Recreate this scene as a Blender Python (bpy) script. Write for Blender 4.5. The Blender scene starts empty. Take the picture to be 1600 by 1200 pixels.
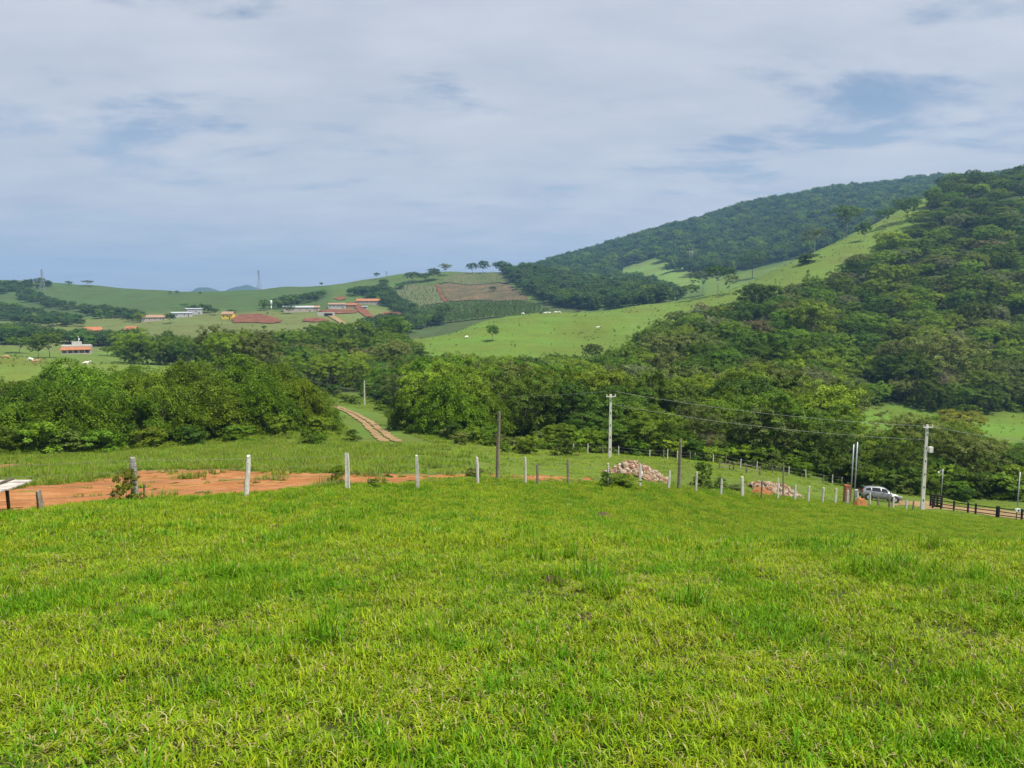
import bpy, bmesh, math, random
import numpy as np
from mathutils import Vector, Matrix, Euler

SC = bpy.context.scene
COL = SC.collection
R = math.radians
rng = np.random.default_rng(7)
random.seed(7)

# ------------------------------------------------------------------ camera
F = 1200.0                       # focal length in pixels of the 1600 px wide photograph
PITCH = math.atan(130.0 / F)     # horizon lies 130 px above the picture centre
CT, ST = math.cos(PITCH), math.sin(PITCH)
cam = bpy.data.cameras.new('camera')
cam.sensor_fit = 'HORIZONTAL'
cam.sensor_width = 36.0
cam.lens = 36.0 * F / 1600.0
cam.clip_start = 0.05
cam.clip_end = 40000.0
camo = bpy.data.objects.new('camera', cam)
COL.objects.link(camo)
camo.location = (0, 0, 0)
camo.rotation_euler = (math.pi / 2 - PITCH, 0, 0)
SC.camera = camo

# ------------------------------------------------------------------ sky and sun
SUN_EL, SUN_AZ = R(63.0), R(120.0)      # azimuth from +Y (view direction) towards +X (right)
EXPOSURE = 0.42
w = bpy.data.worlds.new('World')
SC.world = w
w.use_nodes = True
nt = w.node_tree
nt.nodes.clear()
N = nt.nodes.new
L = nt.links.new
wo = N('ShaderNodeOutputWorld'); bg = N('ShaderNodeBackground')
sky = N('ShaderNodeTexSky'); sky.sky_type = 'NISHITA'; sky.sun_disc = False
sky.sun_elevation = SUN_EL; sky.sun_rotation = SUN_AZ
sky.altitude = 700; sky.air_density = 1.0; sky.dust_density = 1.2; sky.ozone_density = 1.2
bg.inputs['Strength'].default_value = 0.085
tc = N('ShaderNodeTexCoord')
sep = N('ShaderNodeSeparateXYZ'); L(tc.outputs['Generated'], sep.inputs[0])
def M(op, a, b=None):
    n = N('ShaderNodeMath'); n.operation = op
    for i, v in enumerate((a, b)):
        if v is None: continue
        if isinstance(v, (int, float)): n.inputs[i].default_value = v
        else: L(v, n.inputs[i])
    return n.outputs[0]
zz = M('ADD', M('MAXIMUM', sep.outputs['Z'], 0.0), 0.14)     # a cloud deck seen in perspective
cx = M('DIVIDE', sep.outputs['X'], zz); cy = M('DIVIDE', sep.outputs['Y'], zz)
cmb = N('ShaderNodeCombineXYZ'); L(cx, cmb.inputs[0]); L(cy, cmb.inputs[1])
mp = N('ShaderNodeMapping'); L(cmb.outputs[0], mp.inputs[0])
mp.inputs['Rotation'].default_value = (0, 0, R(-14)); mp.inputs['Scale'].default_value = (0.62, 1.0, 1.0)
mp.inputs['Location'].default_value = (3.1, 1.7, 0.0)
n1 = N('ShaderNodeTexNoise'); L(mp.outputs[0], n1.inputs['Vector'])
n1.inputs['Scale'].default_value = 1.45; n1.inputs['Detail'].default_value = 7; n1.inputs['Roughness'].default_value = 0.58
n1.inputs['Distortion'].default_value = 0.35
n2 = N('ShaderNodeTexNoise'); L(mp.outputs[0], n2.inputs['Vector'])
n2.inputs['Scale'].default_value = 3.1; n2.inputs['Detail'].default_value = 8; n2.inputs['Roughness'].default_value = 0.6
cov = N('ShaderNodeMapRange'); cov.interpolation_type = 'SMOOTHSTEP'
L(M('ADD', M('MULTIPLY', n1.outputs[0], 0.8), M('MULTIPLY', n2.outputs[0], 0.2)), cov.inputs[0])
cov.inputs[1].default_value = 0.355; cov.inputs[2].default_value = 0.485
cov.inputs[3].default_value = 0.16; cov.inputs[4].default_value = 0.95
shade = N('ShaderNodeValToRGB'); L(n2.outputs[0], shade.inputs[0])
shade.color_ramp.elements[0].position = 0.3; shade.color_ramp.elements[1].position = 0.75
shade.color_ramp.elements[0].color = (4.8, 5.2, 6.05, 1); shade.color_ramp.elements[1].color = (6.2, 6.4, 6.95, 1)
mx = N('ShaderNodeMix'); mx.data_type = 'RGBA'
lowdeck = N('ShaderNodeMapRange'); lowdeck.interpolation_type = 'SMOOTHSTEP'; L(sep.outputs['Z'], lowdeck.inputs[0])
lowdeck.inputs[1].default_value = 0.30; lowdeck.inputs[2].default_value = 0.0; lowdeck.inputs[3].default_value = 0.0; lowdeck.inputs[4].default_value = 0.92
L(M('MAXIMUM', cov.outputs[0], lowdeck.outputs[0]), mx.inputs['Factor']); L(sky.outputs[0], mx.inputs[6]); L(shade.outputs[0], mx.inputs[7])
L(mx.outputs[2], bg.inputs['Color']); L(bg.outputs[0], wo.inputs['Surface'])

sun = bpy.data.lights.new('sun', 'SUN')
sun.energy = 5.0; sun.angle = R(0.7); sun.color = (1.0, 0.94, 0.82)
suno = bpy.data.objects.new('sun', sun); COL.objects.link(suno)
sdir = Vector((math.cos(SUN_EL) * math.sin(SUN_AZ), math.cos(SUN_EL) * math.cos(SUN_AZ), math.sin(SUN_EL)))
suno.rotation_euler = sdir.to_track_quat('Z', 'Y').to_euler()
suno.location = (40, 30, 120)

vs = SC.view_settings
vs.view_transform = 'Standard'; vs.look = 'None'; vs.exposure = EXPOSURE; vs.gamma = 1.0
vs.use_curve_mapping = False
cy_ = SC.cycles
cy_.max_bounces = 5; cy_.diffuse_bounces = 2; cy_.glossy_bounces = 2; cy_.transmission_bounces = 3
cy_.transparent_max_bounces = 4; cy_.volume_bounces = 0
cy_.use_denoising = True
cy_.caustics_reflective = False; cy_.caustics_refractive = False

# ------------------------------------------------------------------ helpers
def pix_dir(px, py):
    u = (px - 800.0) / F; v = (600.0 - py) / F
    return u, CT + v * ST, -ST + v * CT          # x, y, z of the ray

def pslope(py):
    v = (600.0 - np.asarray(py, float)) / F
    return (-ST + v * CT) / (CT + v * ST)

def project(p):
    zc = p[1] * CT - p[2] * ST
    return 800 + F * p[0] / zc, 600 - F * (p[1] * ST + p[2] * CT) / zc

def pchip(x, y, xq):
    """monotone cubic interpolation; y may be 1-D or 2-D (axis 0 follows x)"""
    x = np.asarray(x, float); y = np.asarray(y, float)
    h = np.diff(x); hh = h if y.ndim == 1 else h[:, None]
    dl = np.diff(y, axis=0) / hh
    m = np.zeros_like(y)
    w1 = 2 * hh[1:] + hh[:-1]; w2 = hh[1:] + 2 * hh[:-1]
    with np.errstate(divide='ignore', invalid='ignore'):
        mm = (w1 + w2) / (w1 / dl[:-1] + w2 / dl[1:])
    m[1:-1] = np.where(dl[:-1] * dl[1:] > 0, mm, 0)
    m[0] = dl[0]; m[-1] = dl[-1]
    k = np.clip(np.searchsorted(x, xq) - 1, 0, len(x) - 2)
    t = (xq - x[k]) / h[k]; hk = h[k]
    if y.ndim == 2: t = t[:, None]; hk = hk[:, None]
    t = np.clip(t, 0, 1)
    return ((1 + 2 * t) * (1 - t) ** 2 * y[k] + t * (1 - t) ** 2 * hk * m[k]
            + t * t * (3 - 2 * t) * y[k + 1] + t * t * (t - 1) * hk * m[k + 1])

# ------------------------------------------------------------------ terrain: per picture column, ground row seen at each distance
PROFILE = {
 0:    [(18,812),(25,790),(32,760),(45,735),(60,718),(80,700),(120,660),(160,615),(190,578),(230,560),(260,556),(300,560),(400,549),(500,535),(700,505),(900,470),(1100,437),(1300,450),(1800,468)],
 150:  [(18,800),(27,781),(35,757),(45,741),(60,722),(80,700),(120,655),(160,612),(200,582),(250,569),(280,567),(320,567),(400,552),(500,532),(700,500),(900,475),(1100,446),(1300,457),(1800,468)],
 300:  [(18,802),(27,778),(35,755),(45,735),(60,715),(80,695),(120,650),(160,612),(200,588),(240,578),(280,575),(330,575),(400,557),(500,527),(600,508),(750,482),(900,464),(1050,456),(1300,463),(1800,469)],
 450:  [(27,773),(33,757),(45,728),(60,710),(80,692),(120,655),(160,628),(200,607),(300,572),(400,550),(500,527),(600,508),(700,490),(850,468),(1000,449),(1200,458),(1800,469)],
 550:  [(27,773),(33,757),(45,728),(60,708),(80,692),(110,672),(150,646),(180,637),(200,632),(300,580),(400,553),(500,530),(600,512),(700,492),(800,475),(900,455),(1000,444),(1060,441),(1250,455),(1800,469)],
 650:  [(35,757),(45,730),(60,706),(80,690),(110,672),(150,652),(200,628),(300,582),(360,550),(400,530),(440,533),(500,545),(550,532),(650,510),(800,485),(900,462),(1050,426),(1250,440),(1800,466)],
 750:  [(40,748),(50,730),(60,716),(80,700),(110,680),(150,655),(200,630),(280,590),(340,557),(400,525),(450,507),(490,502),(540,512),(620,505),(700,492),(800,478),(900,455),(1000,431),(1050,425),(1250,440),(1800,466)],
 850:  [(45,752),(52,738),(60,725),(80,708),(110,690),(150,665),(200,635),(280,590),(340,560),(400,528),(460,500),(510,489),(560,495),(650,495),(750,478),(850,455),(950,433),(1000,427),(1150,436),(1400,424),(1600,420),(2200,440)],
 950:  [(48,757),(55,742),(65,728),(80,714),(110,695),(150,668),(200,635),(270,592),(330,560),(400,522),(470,492),(520,484),(570,488),(650,485),(750,470),(850,455),(950,448),(1050,455),(1300,426),(1600,393),(1700,389),(2200,410)],
 1050: [(55,758),(62,744),(80,722),(110,700),(150,670),(200,632),(250,598),(300,565),(350,538),(420,505),(480,482),(530,472),(580,476),(650,475),(800,462),(1000,440),(1300,400),(1600,362),(1700,359),(2200,380)],
 1150: [(58,770),(65,754),(80,732),(110,706),(150,670),(200,625),(250,585),(300,552),(360,517),(420,490),(480,465),(540,450),(590,452),(700,455),(900,440),(1200,395),(1500,350),(1650,330),(2200,355)],
 1250: [(60,782),(68,768),(80,752),(95,732),(110,714),(150,674),(200,625),(250,582),(300,545),(360,502),(420,465),(480,432),(540,408),(580,402),(640,410),(750,425),(950,410),(1200,370),(1500,325),(1700,312),(2300,345)],
 1350: [(60,791),(70,784),(80,774),(95,748),(110,726),(150,692),(190,672),(230,643),(260,608),(300,562),(360,505),(420,455),(480,415),(540,382),(600,358),(640,353),(700,362),(850,380),(1200,345),(1500,310),(1700,302),(2300,335)],
 1450: [(58,806),(68,797),(80,784),(95,757),(110,733),(150,697),(190,679),(230,648),(260,611),(300,562),(360,500),(420,445),(480,400),(540,362),(600,332),(660,310),(700,303),(780,310),(1000,330),(1500,293),(1700,286),(2300,325)],
 1550: [(55,823),(64,812),(72,803),(82,791),(95,765),(110,740),(150,705),(190,687),(230,655),(260,622),(300,572),(360,503),(420,440),(480,388),(540,348),(600,316),(660,297),(700,291),(760,289),(900,304),(1200,300),(1600,284),(2300,320)],
 1650: [(52,832),(62,822),(72,806),(80,792),(110,746),(150,710),(190,690),(230,660),(260,628),(300,578),(360,505),(420,440),(480,385),(540,342),(600,308),(660,292),(720,283),(800,279),(1000,286),(1600,280),(2300,300)],
}
DMIN, DMAX = 0.4, 6500.0
NK = 640
LOGD = np.linspace(math.log(DMIN), math.log(DMAX), NK)
DK = np.exp(LOGD)
pxs = sorted(PROFILE)
ztab = []
for c in pxs:
    pts = PROFILE[c]
    d = [DMIN, 1, 3, 6, 10]
    z = [-1.6 - 0.185 * q for q in d]
    d += [p[0] for p in pts]
    z += [float(pslope(p[1])) * p[0] for p in pts]
    d += [3000, 4500, DMAX]
    z += [-20.0, -30.0, -30.0]
    ztab.append(pchip(np.log(d), z, LOGD))
ztab = np.array(ztab)
NT = 420
PXQ = np.linspace(pxs[0], pxs[-1], NT)
zz2 = pchip(pxs, ztab, PXQ)
ker = np.exp(-0.5 * (np.arange(-9, 10) / 4.0) ** 2); ker /= ker.sum()
zp = np.pad(zz2, ((9, 9), (0, 0)), mode='edge')
ZT = sum(k * zp[i:i + NT] for i, k in enumerate(ker))

_wv = [(rng.uniform(0, 2 * math.pi), rng.uniform(0, 2 * math.pi)) for _ in range(24)]
def wavy(X, Y, wl, k0, n=4):
    """smooth pseudo-random bumps of about unit size and wavelength wl metres"""
    s = 0
    for i in range(n):
        a, ph = _wv[(k0 + i) % 24]
        f = 2 * math.pi / (wl * (0.7 + 0.22 * i))
        s = s + np.sin((X * math.cos(a) + Y * math.sin(a)) * f + ph)
    return s / n

def ground(X, Y):
    X = np.asarray(X, float); Y = np.asarray(Y, float)
    r = np.hypot(X, Y)
    phi = np.arctan2(X, Y)
    lim = R(36.5)
    pc = np.clip(phi, -lim, lim)
    d = np.clip(r * np.cos(pc), DMIN, DMAX * 0.999)
    px = np.clip(800 + 1207 * np.tan(pc), PXQ[0], PXQ[-1] - 1e-6)
    a = (px - PXQ[0]) / (PXQ[1] - PXQ[0]); i = np.clip(a.astype(int), 0, NT - 2); a = a - i
    b = (np.log(d) - LOGD[0]) / (LOGD[1] - LOGD[0]); j = np.clip(b.astype(int), 0, NK - 2); b = b - j
    z = (ZT[i, j] * (1 - a) * (1 - b) + ZT[i + 1, j] * a * (1 - b) + ZT[i, j + 1] * (1 - a) * b + ZT[i + 1, j + 1] * a * b)
    wb = np.clip((np.abs(phi) - R(55)) / R(65), 0, 1); wb = wb * wb * (3 - 2 * wb)
    rr = np.minimum(r, 160.0)
    z = z * (1 - wb) + (-1.6 + 0.15 * rr - 0.0004 * rr * rr) * wb
    z = z + 0.035 * wavy(X, Y, 3.1, 0) * np.clip(r / 8, 0, 1) * np.clip((110 - r) / 50, 0, 1) + 0.05 * wavy(X, Y, 1.1, 4) * np.clip(r / 10, 0, 1) * np.clip((90 - r) / 60, 0, 1)
    z = z + 0.22 * wavy(X, Y, 17, 8) * np.clip((r - 30) / 60, 0, 1)
    z = z + 1.3 * wavy(X, Y, 75, 12) * np.clip((r - 130) / 250, 0, 1) + 8.0 * wavy(X, Y, 290, 16) * np.clip((r - 1150) / 600, 0, 1)
    return z

def gz(x, y): return float(ground(np.array([x]), np.array([y]))[0])

def at(px, d):
    """point on the ground at depth d that is seen in picture column px"""
    z = gz((px - 800) / F * d, d)
    for _ in range(3):
        x = (px - 800) / F * (d * CT - z * ST)
        z = gz(x, d)
    return Vector((x, d, z))

_DM = np.exp(np.linspace(math.log(2.0), math.log(4000.0), 2600))
def cast(px, py, dmin=2.0, dmax=4000.0):
    """first ground point on the ray of a picture pixel, beyond dmin"""
    ux, uy, uz = pix_dir(px, py)
    d = _DM[(_DM >= dmin) & (_DM <= dmax)]
    t = d / uy
    g = ground(ux * t, d)
    hit = np.nonzero(uz * t <= g)[0]
    if len(hit) == 0: return None
    k = hit[0]
    dd = d[k]
    if k > 0:
        e0 = uz * t[k - 1] - g[k - 1]; e1 = uz * t[k] - g[k]
        dd = d[k - 1] + (d[k] - d[k - 1]) * e0 / max(e0 - e1, 1e-9)
    t = dd / uy
    return Vector((ux * t, dd, gz(ux * t, dd)))

def mesh_np(name, verts, faces, mat=None, attrs=None, smooth=False, mats=None, mat_idx=None):
    """faces: list of (K,n) integer arrays"""
    me = bpy.data.meshes.new(name)
    verts = np.asarray(verts, np.float32)
    faces = [np.asarray(f, np.int32) for f in faces if len(f)]
    me.vertices.add(len(verts)); me.vertices.foreach_set('co', verts.ravel())
    nl = sum(f.size for f in faces); npoly = sum(len(f) for f in faces)
    me.loops.add(nl); me.loops.foreach_set('vertex_index', np.concatenate([f.ravel() for f in faces]))
    tot = np.concatenate([np.full(len(f), f.shape[1], np.int32) for f in faces])
    st = np.concatenate([[0], np.cumsum(tot)[:-1]]).astype(np.int32)
    me.polygons.add(npoly); me.polygons.foreach_set('loop_start', st)
    if smooth: me.polygons.foreach_set('use_smooth', np.ones(npoly, bool))
    if mats:
        for m in mats: me.materials.append(m)
        if mat_idx is not None: me.polygons.foreach_set('material_index', np.asarray(mat_idx, np.int32))
    elif mat: me.materials.append(mat)
    for k, v in (attrs or {}).items():
        v = np.asarray(v, np.float32)
        if v.ndim == 1:
            me.attributes.new(k, 'FLOAT', 'POINT').data.foreach_set('value', v)
        else:
            me.attributes.new(k, 'FLOAT_VECTOR', 'POINT').data.foreach_set('vector', v.ravel())
    me.update(calc_edges=True); me.validate()
    return me

def link(name, data, parent=None, loc=None, rot=None, scale=None):
    o = bpy.data.objects.new(name, data); COL.objects.link(o)
    if parent is not None: o.parent = parent
    if loc is not None: o.location = loc
    if rot is not None: o.rotation_euler = rot
    if scale is not None: o.scale = (scale,) * 3 if isinstance(scale, (int, float)) else scale
    return o

def tag(o, label=None, cat=None, group=None, kind=None):
    if label: o['label'] = label
    if cat: o['category'] = cat
    if group: o['group'] = group
    if kind: o['kind'] = kind
    return o

class MB:
    """collects boxes, tubes and free polygons into one mesh"""
    def __init__(s): s.v = []; s.f = []
    def add(s, vs, fs):
        b = len(s.v); s.v += [tuple(v) for v in vs]; s.f += [tuple(i + b for i in f) for f in fs]; return s
    def box(s, c, size, rot=None, taper=1.0):
        hx, hy, hz = [q / 2 for q in size]
        vs = [Vector((x * hx * (taper if z > 0 else 1), y * hy * (taper if z > 0 else 1), z * hz)) for z in (-1, 1) for x, y in ((-1, -1), (1, -1), (1, 1), (-1, 1))]
        if rot is not None:
            m = Euler(rot).to_matrix(); vs = [m @ v for v in vs]
        vs = [v + Vector(c) for v in vs]
        return s.add(vs, [(0, 3, 2, 1), (4, 5, 6, 7), (0, 1, 5, 4), (1, 2, 6, 5), (2, 3, 7, 6), (3, 0, 4, 7)])
    def tube(s, pts, radii, n=8, cap=True):
        pts = [Vector(p) for p in pts]
        if isinstance(radii, (int, float)): radii = [radii] * len(pts)
        rings = []
        for i, p in enumerate(pts):
            t = (pts[min(i + 1, len(pts) - 1)] - pts[max(i - 1, 0)]).normalized()
            a = t.cross(Vector((0, 0, 1)))
            if a.length < 0.05: a = t.cross(Vector((0, 1, 0)))
            a.normalize(); b = t.cross(a)
            rings.append([p + (a * math.cos(2 * math.pi * k / n) + b * math.sin(2 * math.pi * k / n)) * radii[i] for k in range(n)])
        fs = []
        for i in range(len(pts) - 1):
            for k in range(n):
                fs.append((i * n + k, (i + 1) * n + k, (i + 1) * n + (k + 1) % n, i * n + (k + 1) % n))
        if cap:
            fs.append(tuple(range(n))); fs.append(tuple(reversed([(len(pts) - 1) * n + k for k in range(n)])))
        return s.add([v for r in rings for v in r], fs)
    def mesh(s, name, mat, smooth=False):
        me = bpy.data.meshes.new(name); me.from_pydata(s.v, [], s.f); me.materials.append(mat)
        if smooth: me.polygons.foreach_set('use_smooth', [True] * len(me.polygons))
        bm = bmesh.new(); bm.from_mesh(me); bmesh.ops.recalc_face_normals(bm, faces=bm.faces); bm.to_mesh(me); bm.free()
        me.update(); return me
    def build(s, name, mat, parent=None, smooth=False, **k): return link(name, s.mesh(name, mat, smooth), parent, **k)

# ------------------------------------------------------------------ materials
def newmat(name):
    m = bpy.data.materials.new(name); m.use_nodes = True
    t = m.node_tree; t.nodes.clear()
    out = t.nodes.new('ShaderNodeOutputMaterial')
    b = t.nodes.new('ShaderNodeBsdfPrincipled'); t.links.new(b.outputs[0], out.inputs['Surface'])
    return m, t, b, out
def node(t, ty, **k):
    n = t.nodes.new(ty)
    for a, v in k.items(): setattr(n, a, v)
    return n
def noise(t, vec, scale, detail=4, rough=0.55, dist=0.0):
    n = t.nodes.new('ShaderNodeTexNoise')
    if vec is not None: t.links.new(vec, n.inputs['Vector'])
    n.inputs['Scale'].default_value = scale; n.inputs['Detail'].default_value = detail
    n.inputs['Roughness'].default_value = rough; n.inputs['Distortion'].default_value = dist
    return n.outputs[0]
def ramp(t, fac, stops):
    n = t.nodes.new('ShaderNodeValToRGB'); t.links.new(fac, n.inputs[0])
    e = n.color_ramp.elements
    while len(e) < len(stops): e.new(0.5)
    for q, (p, c) in zip(e, stops):
        q.position = p; q.color = (*c, 1) if len(c) == 3 else c
    return n.outputs[0]
def mixc(t, fac, a, b):
    n = t.nodes.new('ShaderNodeMix'); n.data_type = 'RGBA'
    for i, v in ((0, fac), (6, a), (7, b)):
        if isinstance(v, (int, float)): n.inputs[i].default_value = v
        elif isinstance(v, tuple): n.inputs[i].default_value = (*v, 1)
        else: t.links.new(v, n.inputs[i])
    return n.outputs[2]
def mth(t, op, a, b=None):
    n = t.nodes.new('ShaderNodeMath'); n.operation = op
    for i, v in ((0, a), (1, b)):
        if v is None: continue
        if isinstance(v, (int, float)): n.inputs[i].default_value = v
        else: t.links.new(v, n.inputs[i])
    return n.outputs[0]
def bump(t, b, h, strength=0.4, dist=0.02):
    n = t.nodes.new('ShaderNodeBump'); n.inputs['Strength'].default_value = strength; n.inputs['Distance'].default_value = dist
    t.links.new(h, n.inputs['Height']); t.links.new(n.outputs[0], b.inputs['Normal'])

def mat_simple(name, c1, c2, scale=6.0, rough=0.8, bumpd=0.01, coord='Object', detail=5, spec=0.3, metal=0.0):
    m, t, b, out = newmat(name)
    tc = node(t, 'ShaderNodeTexCoord')
    f = noise(t, tc.outputs[coord], scale, detail, 0.6)
    t.links.new(ramp(t, f, [(0.3, c1), (0.7, c2)]), b.inputs['Base Color'])
    b.inputs['Roughness'].default_value = rough; b.inputs['Specular IOR Level'].default_value = spec
    b.inputs['Metallic'].default_value = metal
    if bumpd: bump(t, b, noise(t, tc.outputs[coord], scale * 4, 4, 0.6), 0.5, bumpd)
    return m

def mat_leaf(name, dark, light, trans=0.3, rough=0.5, jit=0.25):
    """foliage: each leaf has its own tone ('var'), each plant a slightly different one"""
    m, t, b, out = newmat(name)
    at_ = node(t, 'ShaderNodeAttribute', attribute_name='var')
    oi = node(t, 'ShaderNodeObjectInfo')
    c = mixc(t, at_.outputs['Fac'], dark, light)
    hs = node(t, 'ShaderNodeHueSaturation')
    t.links.new(c, hs.inputs['Color'])
    v = mth(t, 'ADD', mth(t, 'MULTIPLY', oi.outputs['Random'], 2 * jit), 1.0 - jit)
    t.links.new(v, hs.inputs['Value'])
    r2 = mth(t, 'FRACT', mth(t, 'MULTIPLY', oi.outputs['Random'], 17.31))
    t.links.new(mth(t, 'ADD', mth(t, 'MULTIPLY', r2, 0.034), 0.474), hs.inputs['Hue'])
    col = hs.outputs[0]
    t.links.new(col, b.inputs['Base Color']); b.inputs['Roughness'].default_value = rough
    b.inputs['Specular IOR Level'].default_value = 0.14
    tr = node(t, 'ShaderNodeBsdfTranslucent')
    hs2 = node(t, 'ShaderNodeHueSaturation'); t.links.new(col, hs2.inputs['Color'])
    hs2.inputs['Hue'].default_value = 0.485; hs2.inputs['Value'].default_value = 1.25
    t.links.new(hs2.outputs[0], tr.inputs['Color'])
    ms = node(t, 'ShaderNodeMixShader'); ms.inputs[0].default_value = trans
    t.links.new(b.outputs[0], ms.inputs[1]); t.links.new(tr.outputs[0], ms.inputs[2])
    t.links.new(ms.outputs[0], out.inputs['Surface'])
    return m

LEAF = {
 'dark':  mat_leaf('leaf_dark_green', (0.026, 0.068, 0.006), (0.105, 0.200, 0.014), 0.24),
 'mid':   mat_leaf('leaf_mid_green', (0.042, 0.105, 0.006), (0.165, 0.290, 0.016), 0.24),
 'light': mat_leaf('leaf_light_green', (0.070, 0.150, 0.008), (0.235, 0.365, 0.022), 0.22),
 'olive': mat_leaf('leaf_olive_green', (0.060, 0.100, 0.016), (0.185, 0.250, 0.050), 0.22),
 'pale':  mat_leaf('leaf_pale_grey_green', (0.085, 0.125, 0.040), (0.235, 0.285, 0.110), 0.2),
 'rust':  mat_leaf('leaf_dry_brown', (0.090, 0.095, 0.030), (0.230, 0.215, 0.085), 0.2),
 'bamboo': mat_leaf('leaf_bamboo', (0.036, 0.095, 0.005), (0.185, 0.310, 0.014), 0.24),
 'yellow': mat_leaf('leaf_yellow_green', (0.07, 0.13, 0.02), (0.34, 0.38, 0.03)),
 'far':   mat_leaf('leaf_far_forest', (0.020, 0.058, 0.012), (0.085, 0.170, 0.026), 0.22),
 'flower': mat_leaf('leaf_orange_tipped', (0.07, 0.17, 0.02), (0.26, 0.27, 0.03)),
}
MAT_BARK = mat_simple('bark', (0.07, 0.055, 0.04), (0.20, 0.17, 0.13), 7, 0.9)
MAT_PALE_BARK = mat_simple('pale_bark', (0.24, 0.21, 0.17), (0.42, 0.38, 0.32), 5, 0.9)
MAT_TWIG = mat_simple('dry_twig', (0.20, 0.15, 0.11), (0.36, 0.29, 0.22), 6, 0.9)
MAT_GRASS = mat_leaf('grass_blade', (0.092, 0.190, 0.003), (0.320, 0.462, 0.014), 0.32, 0.5, 0.14)
MAT_STRAW = mat_leaf('dry_grass_blade', (0.22, 0.18, 0.07), (0.46, 0.40, 0.20), 0.2, 0.6, 0.2)
MAT_ROUGH = mat_leaf('rough_grass_blade', (0.080, 0.175, 0.006), (0.215, 0.340, 0.020), 0.3, 0.5, 0.22)
# ------------------------------------------------------------------ where things grow (picture column at the horizon, depth)
def px_of(X, Y): return 800 + 1207 * X / np.maximum(Y, 0.1)
FENCE_D = ([-200, 0, 213, 388, 545, 655, 747, 823, 947, 1046, 1161, 1300, 1450, 1600, 1900],
           [17, 19.5, 25.5, 27.5, 31.5, 35.5, 40, 43, 49, 54, 59, 63, 68, 66, 64])
BELT_NEAR = ([0, 380, 420, 560, 615, 640, 660, 760, 800, 850, 900, 960, 1100, 1300, 1400, 1700], [150, 215, 225, 225, 190, 140, 98, 96, 108, 102, 93, 90, 89, 89, 89, 89])
BELT_FAR = ([0, 330, 340, 450, 560, 615, 640, 700, 800, 950, 985, 1030, 1100, 1150, 1200, 1260, 1300, 1330, 1350, 1400, 1435, 1455, 1500, 1700],
            [150, 215, 350, 372, 402, 430, 330, 288, 285, 292, 305, 380, 392, 385, 390, 425, 448, 468, 495, 532, 585, 720, 790, 850])
def in_forest(px, d):
    px = np.asarray(px, float); d = np.asarray(d, float)
    a = (d > np.interp(px, *BELT_NEAR)) & (d < np.interp(px, *BELT_FAR)) & (px > 335)
    clear = (px > 1345 - (d - 160) * 0.0) & (d > 158) & (d < 238 + 6 * np.sin(px / 31))
    row = (px > 185) & (px <= 340) & (d > 300) & (d < 345)
    return (a & ~clear) | row

# ------------------------------------------------------------------ ground sheet
def zone_color(X, Y):
    px = px_of(X, Y); d = Y.copy()
    behind = Y < 0.5
    px = np.where(behind, 800 + 900 * np.sign(X), px); d = np.where(behind, np.hypot(X, Y), d)
    c = np.zeros(X.shape + (3,))
    def put(mask, col): c[mask] = col
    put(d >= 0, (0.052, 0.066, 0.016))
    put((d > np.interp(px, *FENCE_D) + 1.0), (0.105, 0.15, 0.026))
    put((d > 100), (0.10, 0.155, 0.026))
    put((d > 150) & (px < 420), (0.125, 0.175, 0.030))                 # pasture knoll behind the bamboo
    put((d > 330) & (px < 640), (0.120, 0.145, 0.042))                 # fields on the valley floor
    put((d > 300) & (d < 420) & (px < 330), (0.11, 0.165, 0.032))
    put((d > 470) & (d < 790) & (px >= 625) & (px < 900), (0.065, 0.095, 0.030))   # crops behind the pasture crest
    put((d > 720) & (px < 520), (0.058, 0.098, 0.026))                # long green ridge
    put((d > 790) & (px >= 520) & (px < 760), (0.072, 0.115, 0.027))
    put((d > 285) & (px >= 625) & (d < 560), (0.105, 0.165, 0.022))   # bright hill pasture
    put((d > 370) & (px > 980) & (d < 720), (0.112, 0.165, 0.026))
    put((d > 545) & (px >= 900) & (px < 1100), (0.075, 0.125, 0.03))
    put((d > 500) & (d <= 800) & (px >= 625) & (px < 900), (0.060, 0.090, 0.028))
    put((d > 150) & (d < 245) & (px > 1330), (0.105, 0.175, 0.024))      # pasture below the wooded hill
    put((d > 1000) & (px > 800), (0.04, 0.07, 0.022))
    clr = (d > 900) & (d < 1330) & (px > 935) & (px < 1095)
    put(clr, (0.13, 0.20, 0.04))
    put((d > 2500), (0.05, 0.085, 0.03))
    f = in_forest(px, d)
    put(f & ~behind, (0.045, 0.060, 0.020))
    return c

na = 620
phis = np.concatenate([np.linspace(-math.pi, R(-39), 46)[:-1], np.linspace(R(-39), R(39), na), np.linspace(R(39), math.pi, 46)[1:-1]])
rr = np.concatenate([[0.0], np.exp(np.linspace(math.log(0.45), math.log(6250.0), 560))])
PH, RR = np.meshgrid(phis, rr[1:], indexing='ij')
GX, GY = RR * np.sin(PH), RR * np.cos(PH)
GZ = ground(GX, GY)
gc = zone_color(GX, GY)
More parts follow.
